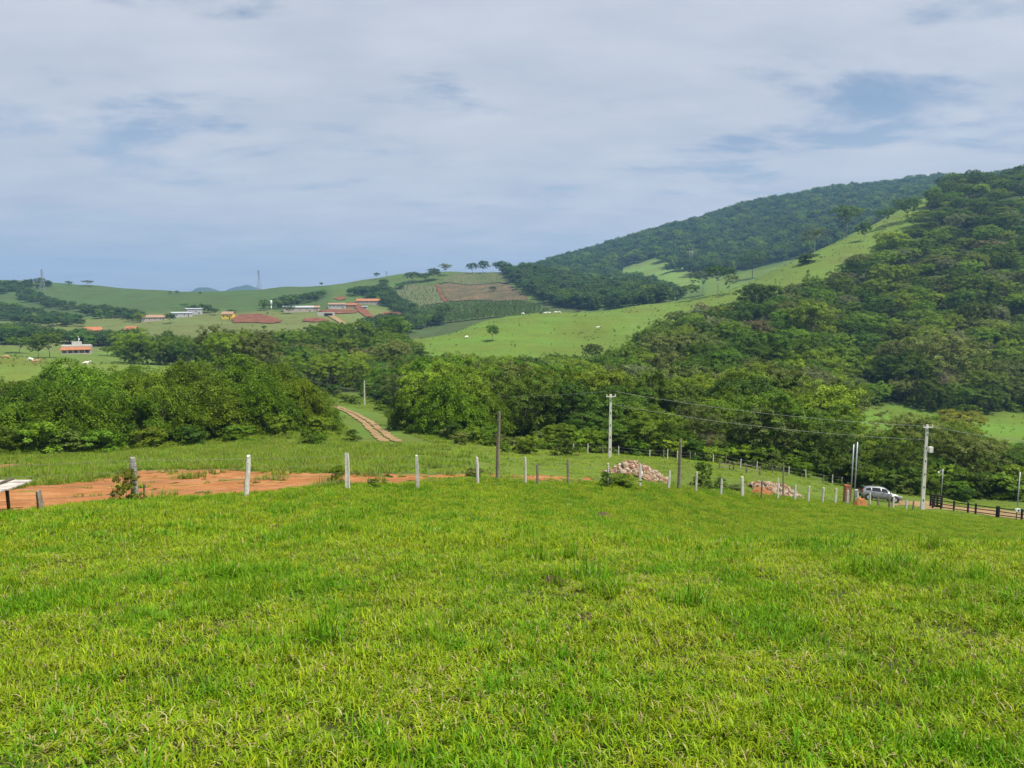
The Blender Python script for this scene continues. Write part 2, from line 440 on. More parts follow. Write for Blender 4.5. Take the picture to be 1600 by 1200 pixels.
# soften the zone borders
def blur(a, n):
    for _ in range(n):
        a = (np.roll(a, 1, 0) + a * 2 + np.roll(a, -1, 0)) / 4
        b = a.copy(); b[:, 1:-1] = (a[:, :-2] + 2 * a[:, 1:-1] + a[:, 2:]) / 4; a = b
    return a
gc = blur(gc, 2)
nph, nr = GX.shape
verts = np.concatenate([np.stack([GX, GY, GZ], -1).reshape(-1, 3), [[0, 0, -1.6]]])
ii, jj = np.meshgrid(np.arange(nph), np.arange(nr - 1), indexing='ij')
i2 = (ii + 1) % nph
q = np.stack([ii * nr + jj, ii * nr + jj + 1, i2 * nr + jj + 1, i2 * nr + jj], -1).reshape(-1, 4)[:, ::-1]
ctr = nph * nr
k0 = np.arange(nph); tri = np.stack([np.full(nph, ctr), k0 * nr, ((k0 + 1) % nph) * nr], -1)[:, ::-1]
m, t, b, out = newmat('pasture_ground')
geo = node(t, 'ShaderNodeNewGeometry'); pos = geo.outputs['Position']
zc_ = node(t, 'ShaderNodeAttribute', attribute_name='zone')
nA = noise(t, pos, 0.035, 6, 0.6); nB = noise(t, pos, 0.6, 6, 0.65); nC = noise(t, pos, 5.0, 5, 0.7)
hs = node(t, 'ShaderNodeHueSaturation'); t.links.new(zc_.outputs['Vector'], hs.inputs['Color'])
val = mth(t, 'ADD', mth(t, 'MULTIPLY', nA, 0.9), mth(t, 'ADD', mth(t, 'MULTIPLY', nB, 0.7), mth(t, 'MULTIPLY', nC, 0.45)))
sc3 = node(t, 'ShaderNodeVectorMath', operation='MULTIPLY'); t.links.new(pos, sc3.inputs[0]); sc3.inputs[1].default_value = (0.02, 0.02, 0.55)
terr = noise(t, sc3.outputs[0], 1.6, 6, 0.65)            # cattle terraces along the contours
t.links.new(mth(t, 'ADD', mth(t, 'SUBTRACT', val, 0.32), mth(t, 'MULTIPLY', terr, 0.6)), hs.inputs['Value'])
t.links.new(mth(t, 'ADD', mth(t, 'MULTIPLY', nA, 0.10), 0.45), hs.inputs['Hue'])
dry = ramp(t, noise(t, pos, 0.16, 6, 0.7), [(0.56, (0, 0, 0)), (0.74, (0.55, 0.55, 0.55))])
t.links.new(mixc(t, dry, hs.outputs[0], (0.17, 0.15, 0.05)), b.inputs['Base Color'])
b.inputs['Roughness'].default_value = 0.95; b.inputs['Specular IOR Level'].default_value = 0.1
bump(t, b, mth(t, 'ADD', nB, nC), 0.6, 0.25)
MAT_GROUND = m
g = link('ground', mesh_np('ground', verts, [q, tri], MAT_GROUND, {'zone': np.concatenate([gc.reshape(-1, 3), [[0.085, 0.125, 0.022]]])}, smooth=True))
tag(g, 'rolling green pasture ground running down into the wooded valley', kind='structure')

# ------------------------------------------------------------------ sheets draped on the ground
def inside(poly, X, Y):
    c = np.zeros(X.shape, bool); n = len(poly)
    for i in range(n):
        x1, y1 = poly[i]; x2, y2 = poly[i - 1]
        c ^= ((y1 > Y) != (y2 > Y)) & (X < (x2 - x1) * (Y - y1) / (y2 - y1 + 1e-12) + x1)
    return c
def poly_from_pix(pts, dmin, dmax=4000):
    o = []
    for p in pts:
        h = cast(p[0], p[1], dmin, dmax)
        if h: o.append((h.x, h.y))
    return o
def drape(name, poly, cell, off, mat, label=None, wob=0.0, wl=3.0, kind='structure', keep=None):
    P = np.array(poly); x0, y0 = P.min(0) - cell; x1, y1 = P.max(0) + cell
    xs = np.arange(x0, x1 + cell, cell); ys = np.arange(y0, y1 + cell, cell)
    X, Y = np.meshgrid(xs, ys, indexing='ij')
    Xc, Yc = X[:-1, :-1] + cell / 2, Y[:-1, :-1] + cell / 2
    wx = wob * (wavy(Xc, Yc, wl, 3) + 0.6 * wavy(Xc, Yc, wl * 0.31, 9)); wy = wob * (wavy(Xc, Yc, wl, 14) + 0.6 * wavy(Xc, Yc, wl * 0.31, 18))
    msk = inside(poly, Xc + wx, Yc + wy)
    if keep is not None: msk &= keep(Xc, Yc)
    I, J = np.nonzero(msk)
    ny = len(ys)
    f = np.stack([I * ny + J, (I + 1) * ny + J, (I + 1) * ny + J + 1, I * ny + J + 1], -1)
    used, inv = np.unique(f, return_inverse=True)
    Z = ground(X, Y) + off + 0.0006 * np.maximum(np.hypot(X, Y) - 45, 0)
    V = np.stack([X, Y, Z], -1).reshape(-1, 3)[used]
    o = link(name, mesh_np(name, V, [inv.reshape(-1, 4)], mat, smooth=True))
    tag(o, label, kind=kind)
    return o
def strip(name, pts, width, off, mat, label, lanes=((-0.5, 0.5),), step=1.5):
    """a road ribbon along ground points (x, y)"""
    P = [Vector((p[0], p[1])) for p in pts]
    pts2 = []
    for a, b2 in zip(P[:-1], P[1:]):
        n = max(2, int((b2 - a).length / step))
        pts2 += [a.lerp(b2, i / n) for i in range(n)]
    pts2.append(P[-1])
    # smooth the line
    for _ in range(6):
        pts2 = [pts2[0]] + [(pts2[i - 1] + pts2[i] * 2 + pts2[i + 1]) / 4 for i in range(1, len(pts2) - 1)] + [pts2[-1]]
    V, Fq = [], []
    for lo, hi in lanes:
        b0 = len(V); m_ = 4
        for i, p in enumerate(pts2):
            tg = (pts2[min(i + 1, len(pts2) - 1)] - pts2[max(i - 1, 0)]).normalized(); nrm = Vector((-tg.y, tg.x))
            for k in range(m_ + 1):
                s = lo + (hi - lo) * k / m_
                e = 0.0 if 0 < k < m_ else 0.05 * math.sin(i * 0.9 + k) + random.uniform(-0.03, 0.03)
                qv = p + nrm * (s + e) * width
                V.append((qv.x, qv.y, gz(qv.x, qv.y) + off + 0.0010 * max(qv.length - 45, 0)))
        for i in range(len(pts2) - 1):
            for k in range(m_):
                a = b0 + i * (m_ + 1) + k
                Fq.append((a, a + 1, a + m_ + 2, a + m_ + 1))
    o = link(name, mesh_np(name, V, [np.array(Fq)], mat, smooth=True))
    return tag(o, label, kind='structure')

def mat_soil(name, c1, c2, c3, s=0.5):
    m, t, b, out = newmat(name)
    geo = node(t, 'ShaderNodeNewGeometry'); pos = geo.outputs['Position']
    a = noise(t, pos, s, 7, 0.65); a2 = noise(t, pos, s * 9, 5, 0.7)
    f = mth(t, 'ADD', mth(t, 'MULTIPLY', a, 0.65), mth(t, 'MULTIPLY', a2, 0.35))
    t.links.new(ramp(t, f, [(0.34, c1), (0.5, c2), (0.66, c3)]), b.inputs['Base Color'])
    b.inputs['Roughness'].default_value = 0.95; b.inputs['Specular IOR Level'].default_value = 0.15
    bump(t, b, f, 0.8, 0.12)
    return m
MAT_DIRT = mat_soil('orange_soil', (0.20, 0.080, 0.028), (0.31, 0.132, 0.046), (0.42, 0.21, 0.090))
MAT_RED = mat_soil('red_earth', (0.11, 0.045, 0.024), (0.17, 0.066, 0.034), (0.24, 0.115, 0.062), 0.15)
MAT_TRACK = mat_soil('pale_track_soil', (0.17, 0.125, 0.055), (0.27, 0.185, 0.09), (0.36, 0.25, 0.14), 0.6)
MAT_BROWNFIELD = mat_soil('cleared_field_soil', (0.070, 0.072, 0.032), (0.105, 0.086, 0.044), (0.20, 0.120, 0.060), 0.06)
MAT_COFFEE_SOIL = mat_soil('coffee_field_soil', (0.06, 0.095, 0.03), (0.085, 0.12, 0.04), (0.15, 0.12, 0.06), 0.05)
MAT_OLIVE_SOIL = mat_soil('young_field_soil', (0.075, 0.100, 0.036), (0.095, 0.115, 0.045), (0.14, 0.12, 0.06), 0.05)

dirt_px = [(-60, 815), (0, 807), (60, 801), (130, 795), (200, 786), (300, 778), (390, 771), (480, 763), (545, 758), (620, 755), (700, 751), (780, 750), (860, 752), (930, 754),
           (925, 747), (860, 743), (800, 742), (740, 742), (680, 742), (600, 740), (540, 741), (450, 739), (400, 738), (330, 734), (290, 735), (230, 735), (190, 740), (170, 746), (120, 755), (60, 760), (0, 768), (-60, 775)]
DIRT_POLY = poly_from_pix(dirt_px, 14, 60)
dirt_keep = lambda X, Y: (wavy(X, Y, 4.3, 6) + 0.8 * wavy(X, Y, 1.3, 11) + 0.5 * wavy(X, Y, 0.5, 1)) < np.interp(px_of(X, Y), [0, 420, 600, 720, 930], [0.95, 0.9, 0.55, 0.1, 0.12])
drape('dirt_road', DIRT_POLY, 0.09, 0.02, MAT_DIRT, 'bare orange dirt road just beyond the wire fence', 0.5, 3.3, keep=dirt_keep)
P2 = poly_from_pix([(-60, 740), (0, 735), (40, 732), (70, 730), (50, 724), (0, 727), (-60, 730)], 30, 90)
drape('dirt_patch', P2, 0.15, 0.02, MAT_DIRT, 'small orange patch of bare earth below the bamboo at the left', 0.4, 3.0)
car_px = [(1390, 790), (1420, 789), (1440, 795), (1500, 799), (1620, 817), (1650, 813), (1600, 803), (1540, 794), (1480, 788), (1440, 784), (1400, 783)]
P3 = poly_from_pix(car_px, 60, 110)
drape('dirt_lane', P3, 0.25, 0.02, MAT_TRACK, 'pale dirt lane beside the parked car and black rail fence', 0.3, 3.0)

trk = [cast(x, y, 60, 260) for x, y in ((612, 691), (605, 686), (592, 675), (580, 665), (565, 655), (548, 645), (530, 638), (513, 632), (495, 628))]
TRACK_PTS = [(p.x, p.y) for p in trk]
strip('farm_track', TRACK_PTS, 2.4, 0.05, MAT_TRACK, 'two-rut pale farm track climbing past the lone white pole', lanes=((-0.5, -0.06), (0.06, 0.5)), step=0.8)
TRACK_DENSE = [(TRACK_PTS[i][0] * (1 - u) + TRACK_PTS[i + 1][0] * u, TRACK_PTS[i][1] * (1 - u) + TRACK_PTS[i + 1][1] * u) for i in range(len(TRACK_PTS) - 1) for u in np.linspace(0, 1, 14)]
r1 = [cast(x, y, 420, 900) for x, y in ((549, 514), (538, 507), (525, 499), (514, 493))]
strip('farm_road', [(p.x, p.y) for p in r1], 6, 0.15, MAT_TRACK, 'pale straight farm road leading up to the white gatehouse', step=6)
r2 = [cast(x, y, 420, 900) for x, y in ((614, 513), (600, 507), (588, 501), (574, 493), (566, 486), (560, 480), (553, 473))]
strip('red_road', [(p.x, p.y) for p in r2], 9, 0.15, MAT_RED, 'red earth road climbing between the far farmhouses', step=6)
for pts, lab in ((([(362, 498), (374, 492), (410, 492), (432, 497), (442, 504), (420, 506), (365, 505)]), 'red earth cutting beside the yellow house'),
                 (([(472, 499), (490, 497), (512, 499), (513, 503), (490, 504), (474, 503)]), 'narrow red earth cutting below the white gatehouse'),
                 (([(592, 492), (605, 488), (626, 489), (622, 494), (605, 498), (596, 497)]), 'red earth terraces right of the red road'),
                 (([(520, 467), (535, 463), (540, 468), (530, 470)]), 'small red scar on the slope above the white farmhouse'),
                 (([(598, 504), (640, 501), (643, 503), (600, 507)]), 'thin red terrace line below the red terraces'),
                 (([(498, 486), (520, 484), (562, 485), (556, 490), (505, 491)]), 'brown bare yard below the white farmhouse'),
                 (([(680, 445), (684, 444), (700, 472), (694, 473)]), 'narrow red path between the two far fields')):
    pp = poly_from_pix(pts, 420, 1100)
    drape('earth_cutting', pp, 1.0, 0.35, MAT_RED, lab, 2.2, 11, keep=lambda X, Y: wavy(X, Y, 9, 4) + 0.7 * wavy(X, Y, 3.1, 9) < 0.62)
FIELDS = {}
for key, pts, lab, mt in (('brown', [(702, 472), (686, 447), (700, 443), (730, 447), (775, 443), (800, 447), (824, 466), (822, 471), (760, 470)], 'brown cleared field on the far hillside', MAT_BROWNFIELD),
                          ('olive', [(685, 444), (700, 434), (720, 428), (755, 427), (785, 427), (800, 445), (775, 442), (730, 446), (700, 442)], 'olive green field on the crown of the far hill', MAT_OLIVE_SOIL),
                          ('young', [(612, 450), (640, 445), (680, 447), (692, 474), (650, 480), (640, 472), (620, 462)], 'mottled green young field left of the red path', MAT_OLIVE_SOIL),
                          ('coffee', [(640, 482), (700, 475), (760, 472), (825, 472), (855, 484), (860, 492), (700, 505), (660, 500)], 'dark green coffee field below the brown field', MAT_COFFEE_SOIL)):
    pp = poly_from_pix(pts, 560, 1300)
    FIELDS[key] = pp
    drape('field', pp, 2.2, 0.4, mt, lab, 1.5, 20)

# ------------------------------------------------------------------ distant blue mountains
MAT_MOUNT = mat_simple('mountain_woodland', (0.030, 0.055, 0.022), (0.06, 0.09, 0.035), 0.01, 0.95, 0, 'Object')
def far_hill(px, d, wpx, hpy, lab, seed):
    cx_ = (px - 800) / 1207 * d; top = float(pslope(hpy)) * d; half = wpx / 1207 * d / 2
    n = 40; base = -45.0
    xs = np.linspace(-1, 1, n); ys = np.linspace(-1, 1, 16)
    X, Y = np.meshgrid(xs, ys, indexing='ij')
    rr_ = np.sqrt(X ** 2 + Y ** 2)
    H = np.clip(1 - rr_, 0, 1); H = H * H * (3 - 2 * H) * 0.55 + H * 0.45
    H = H * (1 + 0.10 * wavy(X * 9 + seed, Y * 9, 5, seed % 9) + 0.05 * wavy(X * 9, Y * 9 + seed, 1.4, 4))
    V = np.stack([X * half, Y * half * 0.8, base + (top - base) * H], -1).reshape(-1, 3)
    I, J = np.meshgrid(np.arange(n - 1), np.arange(15), indexing='ij')
    f = np.stack([I * 16 + J, (I + 1) * 16 + J, (I + 1) * 16 + J + 1, I * 16 + J + 1], -1).reshape(-1, 4)
    o = link('mountain', mesh_np('mountain', V, [f], MAT_MOUNT, smooth=True), loc=(cx_, d, 0))
    tag(o, lab, kind='structure')
far_hill(322, 4100, 150, 447, 'blue conical mountain far behind the green ridge', 3)
far_hill(385, 4600, 170, 444, 'broad blue mountain to the right of the conical one', 5)
far_hill(215, 5300, 120, 453, 'faint low blue mountain on the left horizon', 8)
far_hill(132, 5500, 90, 452, 'faintest blue mountain left of the flat-topped tree', 2)
# ------------------------------------------------------------------ foliage
def unit(v): return v / np.maximum(np.linalg.norm(v, axis=-1, keepdims=True), 1e-9)
def leaf_quads(P, D, Nn, Ln, Wd):
    """pointed leaves: P base points, D directions, Nn normals, Ln length, Wd width"""
    S = unit(np.cross(D, Nn)); Nn = np.cross(S, D)
    Ln = np.asarray(Ln)[:, None]; Wd = np.asarray(Wd)[:, None]
    mid = P + D * Ln * 0.45 + Nn * Ln * 0.10
    V = np.stack([P, mid - S * Wd / 2, P + D * Ln - Nn * Ln * 0.08, mid + S * Wd / 2], 1).reshape(-1, 3)
    return V, np.arange(len(V)).reshape(-1, 4)
def rdir(r, n): return unit(r.normal(size=(n, 3)))

def crown_lobes(r, H, spread, base, nl, flat=1.0, top=1.0, bushy=False):
    """lobe centres and radii filling an uneven crown between base*H and H"""
    C, Rr = [], []
    cz = H * (base + top) / 2; hz = H * (top - base) / 2
    for k in range(nl):
        if bushy:                                   # a shrub: leafy from the ground up, wider below
            u = r.uniform(0.08, 0.86); a = r.uniform(0, 2 * math.pi); q = r.uniform(0.3, 1.0) * (1.05 - 0.65 * u * u) * spread * H
            c = np.array([math.cos(a) * q, math.sin(a) * q, u * H]); rad = H * r.uniform(0.10, 0.17)
        else:
            dv = rdir(r, 1)[0]; dv[2] = abs(dv[2]) if r.random() < 0.62 else dv[2] * 0.9
            q = r.uniform(0.5, 0.88)
            rad = H * r.uniform(0.075, 0.145) * (0.8 + spread)
            c = np.array([dv[0] * spread * H * q, dv[1] * spread * H * q, cz + dv[2] * hz * q * flat])
            c[0] += 0.05 * H * r.normal(); c[1] += 0.05 * H * r.normal()
        C.append(c); Rr.append(rad)
    C.append(np.array([0, 0, cz])); Rr.append(min(hz, spread * H) * 0.5)
    return np.array(C), np.array(Rr)

def leaves_on_lobes(r, C, Rr, nleaf, leaf, squash=0.8, droop=0.0, per=42, spray=0.30):
    """leaves gathered in small sprays on the outside of the lobes, dark gaps left between them"""
    ns = max(8, nleaf // per)
    wgt = Rr ** 2; wgt[-1] *= 0.3; li = r.choice(len(C), ns, p=wgt / wgt.sum())
    dv = rdir(r, ns); flip = (dv[:, 2] < 0) & (r.random(ns) < 0.5); dv[flip, 2] *= -1
    q = np.where(r.random(ns) < 0.86, r.uniform(0.82, 1.10, ns), r.uniform(0.4, 0.8, ns))
    SC_ = C[li] + dv * (Rr[li] * q)[:, None] * np.array([1, 1, squash])
    buried = np.zeros(ns, bool)
    for c, ra in zip(C, Rr):
        e = (SC_ - c) / np.array([1, 1, squash])
        buried |= (np.einsum('ij,ij->i', e, e) < (0.74 * ra) ** 2)
    keep = ~buried | (r.random(ns) < 0.12)
    SC_, dv, li = SC_[keep], dv[keep], li[keep]; ns = len(SC_)
    sz = spray * r.uniform(0.65, 1.4, ns) * np.mean(Rr) / 1.3
    lob = r.uniform(0.1, 0.9, len(C)); tone = np.clip(0.55 * lob[li] + 0.45 * r.random(ns), 0, 1)
    si = r.integers(0, ns, nleaf)
    off = rdir(r, nleaf) * (r.random(nleaf) ** 0.5)[:, None]
    P = SC_[si] + off * sz[si][:, None] * np.array([1.25, 1.25, 0.7]) + dv[si] * 0.1
    nr = unit(dv[si] * 0.6 + np.array([0, 0, 0.6]) + 0.5 * off + 0.4 * rdir(r, nleaf))
    D = unit(off * 0.8 + np.cross(nr, rdir(r, nleaf)) * 0.7 + np.array([0, 0, -droop - 0.1]))
    Ln = leaf * r.uniform(0.65, 1.4, nleaf); W = Ln * r.uniform(0.42, 0.7, nleaf)
    V, Fq = leaf_quads(P, D, nr, Ln, W)
    var = np.clip(tone[si] * 0.7 + 0.3 * r.random(nleaf), 0, 1)
    return V, Fq, np.repeat(var, 4)

def trunk_mb(r, H, C, Rr, fork, thick, nlimb=7, bare=False):
    mb = MB()
    top = np.array([r.normal() * 0.02 * H, r.normal() * 0.02 * H, H * fork])
    mb.tube([(0, 0, -0.06 * H), (0.006 * H, 0, 0.02 * H), tuple(top * 0.5 + np.array([0.015 * H, 0, 0])), tuple(top)],
            [thick * H * 1.5, thick * H * 1.1, thick * H * 0.85, thick * H * 0.7], 7)
    order = np.argsort(-Rr)[: nlimb + 1]
    for k in order:
        c = C[k]
        midp = (top * 0.45 + c * 0.55); midp[2] -= 0.03 * H
        mb.tube([tuple(top - np.array([0, 0, 0.02 * H])), tuple(midp), tuple(c)], [thick * H * 0.55, thick * H * 0.32, thick * H * 0.12], 5)
        if bare:
            for _ in range(7):
                e = c + rdir(r, 1)[0] * Rr[k] * 1.5 + np.array([0, 0, 0.3 * Rr[k]])
                m2 = (c + e) / 2 + rdir(r, 1)[0] * Rr[k] * 0.25
                mb.tube([tuple(midp * 0.3 + c * 0.7), tuple(m2), tuple(e)], [thick * H * 0.16, thick * H * 0.10, thick * H * 0.04], 4)
                for _ in range(4):
                    e2 = e * 0.4 + m2 * 0.6 + rdir(r, 1)[0] * Rr[k] * 0.8
                    mb.tube([tuple(m2), tuple(e2)], [thick * H * 0.07, thick * H * 0.03], 3)
    return mb

PROTO = {}
def broadleaf(name, seed, H=10.0, spread=0.42, base=0.22, nl=30, nleaf=13000, leaf=0.24, flat=1.0, fork=0.34, thick=0.014, bark=None, droop=0.15, squash=0.8, per=42, spray=0.34, bushy=False):
    r = np.random.default_rng(seed)
    C, Rr = crown_lobes(r, H, spread, base, nl, flat, bushy=bushy)
    V, Fq, var = leaves_on_lobes(r, C, Rr, nleaf, leaf, squash, droop, per, spray)
    cm = mesh_np(name + '_crown', V, [Fq], LEAF['mid'], {'var': var})
    tm = trunk_mb(r, H, C, Rr, fork, thick).mesh(name + '_trunk', bark or MAT_BARK, True)
    PROTO[name] = dict(crown=cm, trunk=tm, H=H, W=2 * spread * H)

broadleaf('round_a', 1); broadleaf('round_b', 2, spread=0.46, nl=36); broadleaf('round_c', 3, spread=0.38, base=0.16, nl=28)
broadleaf('tall_d', 4, spread=0.33, base=0.32, nl=28, bark=MAT_PALE_BARK); broadleaf('wide_e', 5, spread=0.54, base=0.30, nl=40, flat=0.85, leaf=0.26, bark=MAT_PALE_BARK)
broadleaf('fine_f', 6, spread=0.44, leaf=0.17, nleaf=20000, nl=44, per=60)
LOW = ['low_a', 'low_b', 'low_c']
for k_, nm_ in enumerate(LOW): broadleaf(nm_, 60 + k_, spread=0.46 + 0.05 * k_, base=0.02, nl=44, nleaf=15000, fork=0.2)
broadleaf('umbrella', 9, spread=0.44, base=0.44, nl=24, nleaf=8000, leaf=0.25, fork=0.48, thick=0.013, bark=MAT_PALE_BARK, squash=0.7)
broadleaf('sparse', 10, spread=0.42, base=0.34, nl=18, nleaf=3600, leaf=0.25, fork=0.45, thick=0.010, bark=MAT_PALE_BARK)
broadleaf('shrub', 11, H=3.0, spread=0.46, nl=34, nleaf=6500, leaf=0.13, fork=0.10, thick=0.010, droop=0.0, bushy=True, spray=0.44)
broadleaf('shrub_b', 12, H=3.0, spread=0.62, nl=40, nleaf=6500, leaf=0.16, fork=0.08, thick=0.010, droop=0.1, bushy=True, spray=0.46)
FK = dict(nleaf=1700, leaf=0.7, per=14, spray=0.5)
broadleaf('far_a', 21, nl=18, **FK); broadleaf('far_b', 22, nl=20, spread=0.48, **FK); broadleaf('far_c', 23, nl=16, spread=0.38, **FK); broadleaf('far_d', 24, nl=20, spread=0.52, base=0.36, flat=0.8, **FK)

def bamboo(name, seed, H=9.0, W=10.0, npl=170, per=185, leaf=0.25):
    """a clump of arching plumes, leafy down to the ground"""
    r = np.random.default_rng(seed)
    Ps, Ds, Ns, var = [], [], [], []
    mb = MB()
    for k in range(npl):
        az = r.uniform(0, 2 * math.pi); e = math.asin(r.uniform(0.0, 0.99))
        q = r.uniform(0.72, 1.0)
        c = np.array([math.cos(az) * math.cos(e) * W / 2 * q, math.sin(az) * math.cos(e) * W / 2 * q, 0.35 + math.sin(e) * (H - 1.0) * q])
        outw = np.array([math.cos(az), math.sin(az), 0.0])
        ax = unit((outw * r.uniform(0.5, 1.0) + np.array([0, 0, r.uniform(-0.75, 0.35)]) + 0.25 * rdir(r, 1)[0])[None])[0]
        ln, rad = r.uniform(0.7, 1.25), r.uniform(0.40, 0.60)
        s = r.uniform(-1, 1, per); rd = rdir(r, per)
        bulge = np.sqrt(np.clip(1 - s * s, 0.05, 1))
        P = c + ax * (s * ln)[:, None] + rd * (bulge * rad * r.uniform(0.55, 1.1, per))[:, None]
        P[:, 2] -= 0.22 * (s + 1) ** 2 * 0.5
        D = unit(ax * 0.6 + rd * 0.7 + np.array([0, 0, -0.35]) + 0.4 * rdir(r, per))
        Nn = unit(rd * 0.6 + np.array([0, 0, 0.7]) + 0.4 * rdir(r, per))
        Ps.append(P); Ds.append(D); Ns.append(Nn)
        tone = r.uniform(0.15, 0.85)
        var.append(np.clip(tone * 0.6 + 0.4 * r.random(per), 0, 1))
        if k % 3 == 0:
            b0 = np.array([math.cos(az) * 0.9, math.sin(az) * 0.9, -0.3]); midp = b0 * 0.45 + c * 0.55 + np.array([0, 0, 0.22 * H * math.sin(e)])
            mb.tube([tuple(b0), tuple(midp), tuple(c)], [0.05, 0.04, 0.015], 4, False)
    P = np.concatenate(Ps); n = len(P); ok = P[:, 2] > 0.05
    D, Nn, vv = np.concatenate(Ds)[ok], np.concatenate(Ns)[ok], np.concatenate(var)[ok]; P = P[ok]; n = len(P)
    Ln = leaf * r.uniform(0.7, 1.5, n)
    V, Fq = leaf_quads(P, D, Nn, Ln, Ln * r.uniform(0.28, 0.46, n))
    PROTO[name] = dict(crown=mesh_np(name + '_crown', V, [Fq], LEAF['bamboo'], {'var': np.repeat(vv, 4)}),
                       trunk=mb.mesh(name + '_culms', MAT_BARK, True), H=H, W=W)
bamboo('bamboo_a', 31); bamboo('bamboo_b', 32, W=9, H=9.5); bamboo('bamboo_c', 33, W=11, H=8)

def bare(name, seed, H=9.0):
    r = np.random.default_rng(seed)
    C, Rr = crown_lobes(r, H, 0.36, 0.4, 12)
    tm = trunk_mb(r, H, C, Rr, 0.4, 0.012, 10, True).mesh(name, MAT_TWIG, True)
    PROTO[name] = dict(crown=None, trunk=tm, H=H, W=0.72 * H)
bare('bare_tree', 41); bare('bare_tree_b', 42)

def plant(kind, name, pos, H, W=None, mat=None, rz=None, label=None, cat='tree', group=None, stem='trunk', foliage='crown', tilt=0.0):
    p = PROTO[kind]
    e = link(name, None, None, pos, (tilt, 0, rz if rz is not None else random.uniform(0, 6.28)))
    e.empty_display_size = 0.5
    sz = H / p['H']; sx = (W / p['W']) if W else sz
    e.scale = (sx, sx, sz)
    tag(e, label, cat, group)
    link(stem, p['trunk'], e)
    if p['crown']:
        c = link(foliage, p['crown'], e)
        if mat:
            c.material_slots[0].link = 'OBJECT'; c.material_slots[0].material = mat
    return e

# ---- instancing for uncountable growth (geometry nodes) -------------------------------------------------------
def stuff_instances(name, protos, pts, rot, scl, idx, label, cat_kind='stuff'):
    """protos: list of (mesh, material or None); pts (n,3), rot (n,3), scl (n,3) or (n,), idx (n,)"""
    coll = bpy.data.collections.new(name + '_kinds')
    for k, (me, mt) in enumerate(protos):
        o = bpy.data.objects.new(f'{name}_{k:03d}', me); coll.objects.link(o)
        if mt:
            o.material_slots[0].link = 'OBJECT'; o.material_slots[0].material = mt
    me = bpy.data.meshes.new(name)
    pts = np.asarray(pts, np.float32); n = len(pts)
    me.vertices.add(n); me.vertices.foreach_set('co', pts.ravel())
    scl = np.asarray(scl, np.float32)
    if scl.ndim == 1: scl = np.repeat(scl[:, None], 3, 1)
    me.attributes.new('rot', 'FLOAT_VECTOR', 'POINT').data.foreach_set('vector', np.asarray(rot, np.float32).ravel())
    me.attributes.new('scl', 'FLOAT_VECTOR', 'POINT').data.foreach_set('vector', scl.ravel())
    me.attributes.new('pick', 'INT', 'POINT').data.foreach_set('value', np.asarray(idx, np.int32))
    ob = link(name, me)
    ng = bpy.data.node_groups.new(name, 'GeometryNodeTree')
    ng.interface.new_socket('Geometry', in_out='INPUT', socket_type='NodeSocketGeometry')
    ng.interface.new_socket('Geometry', in_out='OUTPUT', socket_type='NodeSocketGeometry')
    gi = ng.nodes.new('NodeGroupInput'); go = ng.nodes.new('NodeGroupOutput')
    iop = ng.nodes.new('GeometryNodeInstanceOnPoints'); ci = ng.nodes.new('GeometryNodeCollectionInfo')
    ci.inputs['Collection'].default_value = coll; ci.inputs['Separate Children'].default_value = True; ci.inputs['Reset Children'].default_value = True
    def attr(nm, ty):
        a = ng.nodes.new('GeometryNodeInputNamedAttribute'); a.data_type = ty; a.inputs[0].default_value = nm
        return [s for s in a.outputs if s.enabled and s.name == 'Attribute'][0]
    ng.links.new(gi.outputs[0], iop.inputs['Points']); ng.links.new(ci.outputs[0], iop.inputs['Instance'])
    iop.inputs['Pick Instance'].default_value = True
    ng.links.new(attr('pick', 'INT'), iop.inputs['Instance Index'])
    e2r = ng.nodes.new('FunctionNodeEulerToRotation'); ng.links.new(attr('rot', 'FLOAT_VECTOR'), e2r.inputs[0])
    ng.links.new(e2r.outputs[0], iop.inputs['Rotation'])
    ng.links.new(attr('scl', 'FLOAT_VECTOR'), iop.inputs['Scale'])
    ng.links.new(iop.outputs[0], go.inputs[0])
    md = ob.modifiers.new('scatter', 'NODES'); md.node_group = ng
    return tag(ob, label, kind=cat_kind)

def joined(kind, mt):
    """one mesh with trunk and crown of a prototype, for masses"""
    p = PROTO[kind]; key = (kind, mt.name)
    tr, cr = p['trunk'], p['crown']
    def arr(me):
        v = np.empty(len(me.vertices) * 3, np.float32); me.vertices.foreach_get('co', v)
        return v.reshape(-1, 3)
    V1, V2 = arr(cr), arr(tr)
    F1 = np.empty(len(cr.loops), np.int32); cr.loops.foreach_get('vertex_index', F1)
    tr_q = [tuple(pl.vertices) for pl in tr.polygons if len(pl.vertices) == 4]
    var = np.empty(len(V1), np.float32); cr.attributes['var'].data.foreach_get('value', var)
    me = mesh_np(kind + '_whole', np.concatenate([V1, V2]), [F1.reshape(-1, 4), np.array(tr_q) + len(V1)], None,
                 {'var': np.concatenate([var, np.zeros(len(V2))])}, mats=[mt, MAT_BARK],
                 mat_idx=np.concatenate([np.zeros(len(F1) // 4), np.ones(len(tr_q))]))
    return me

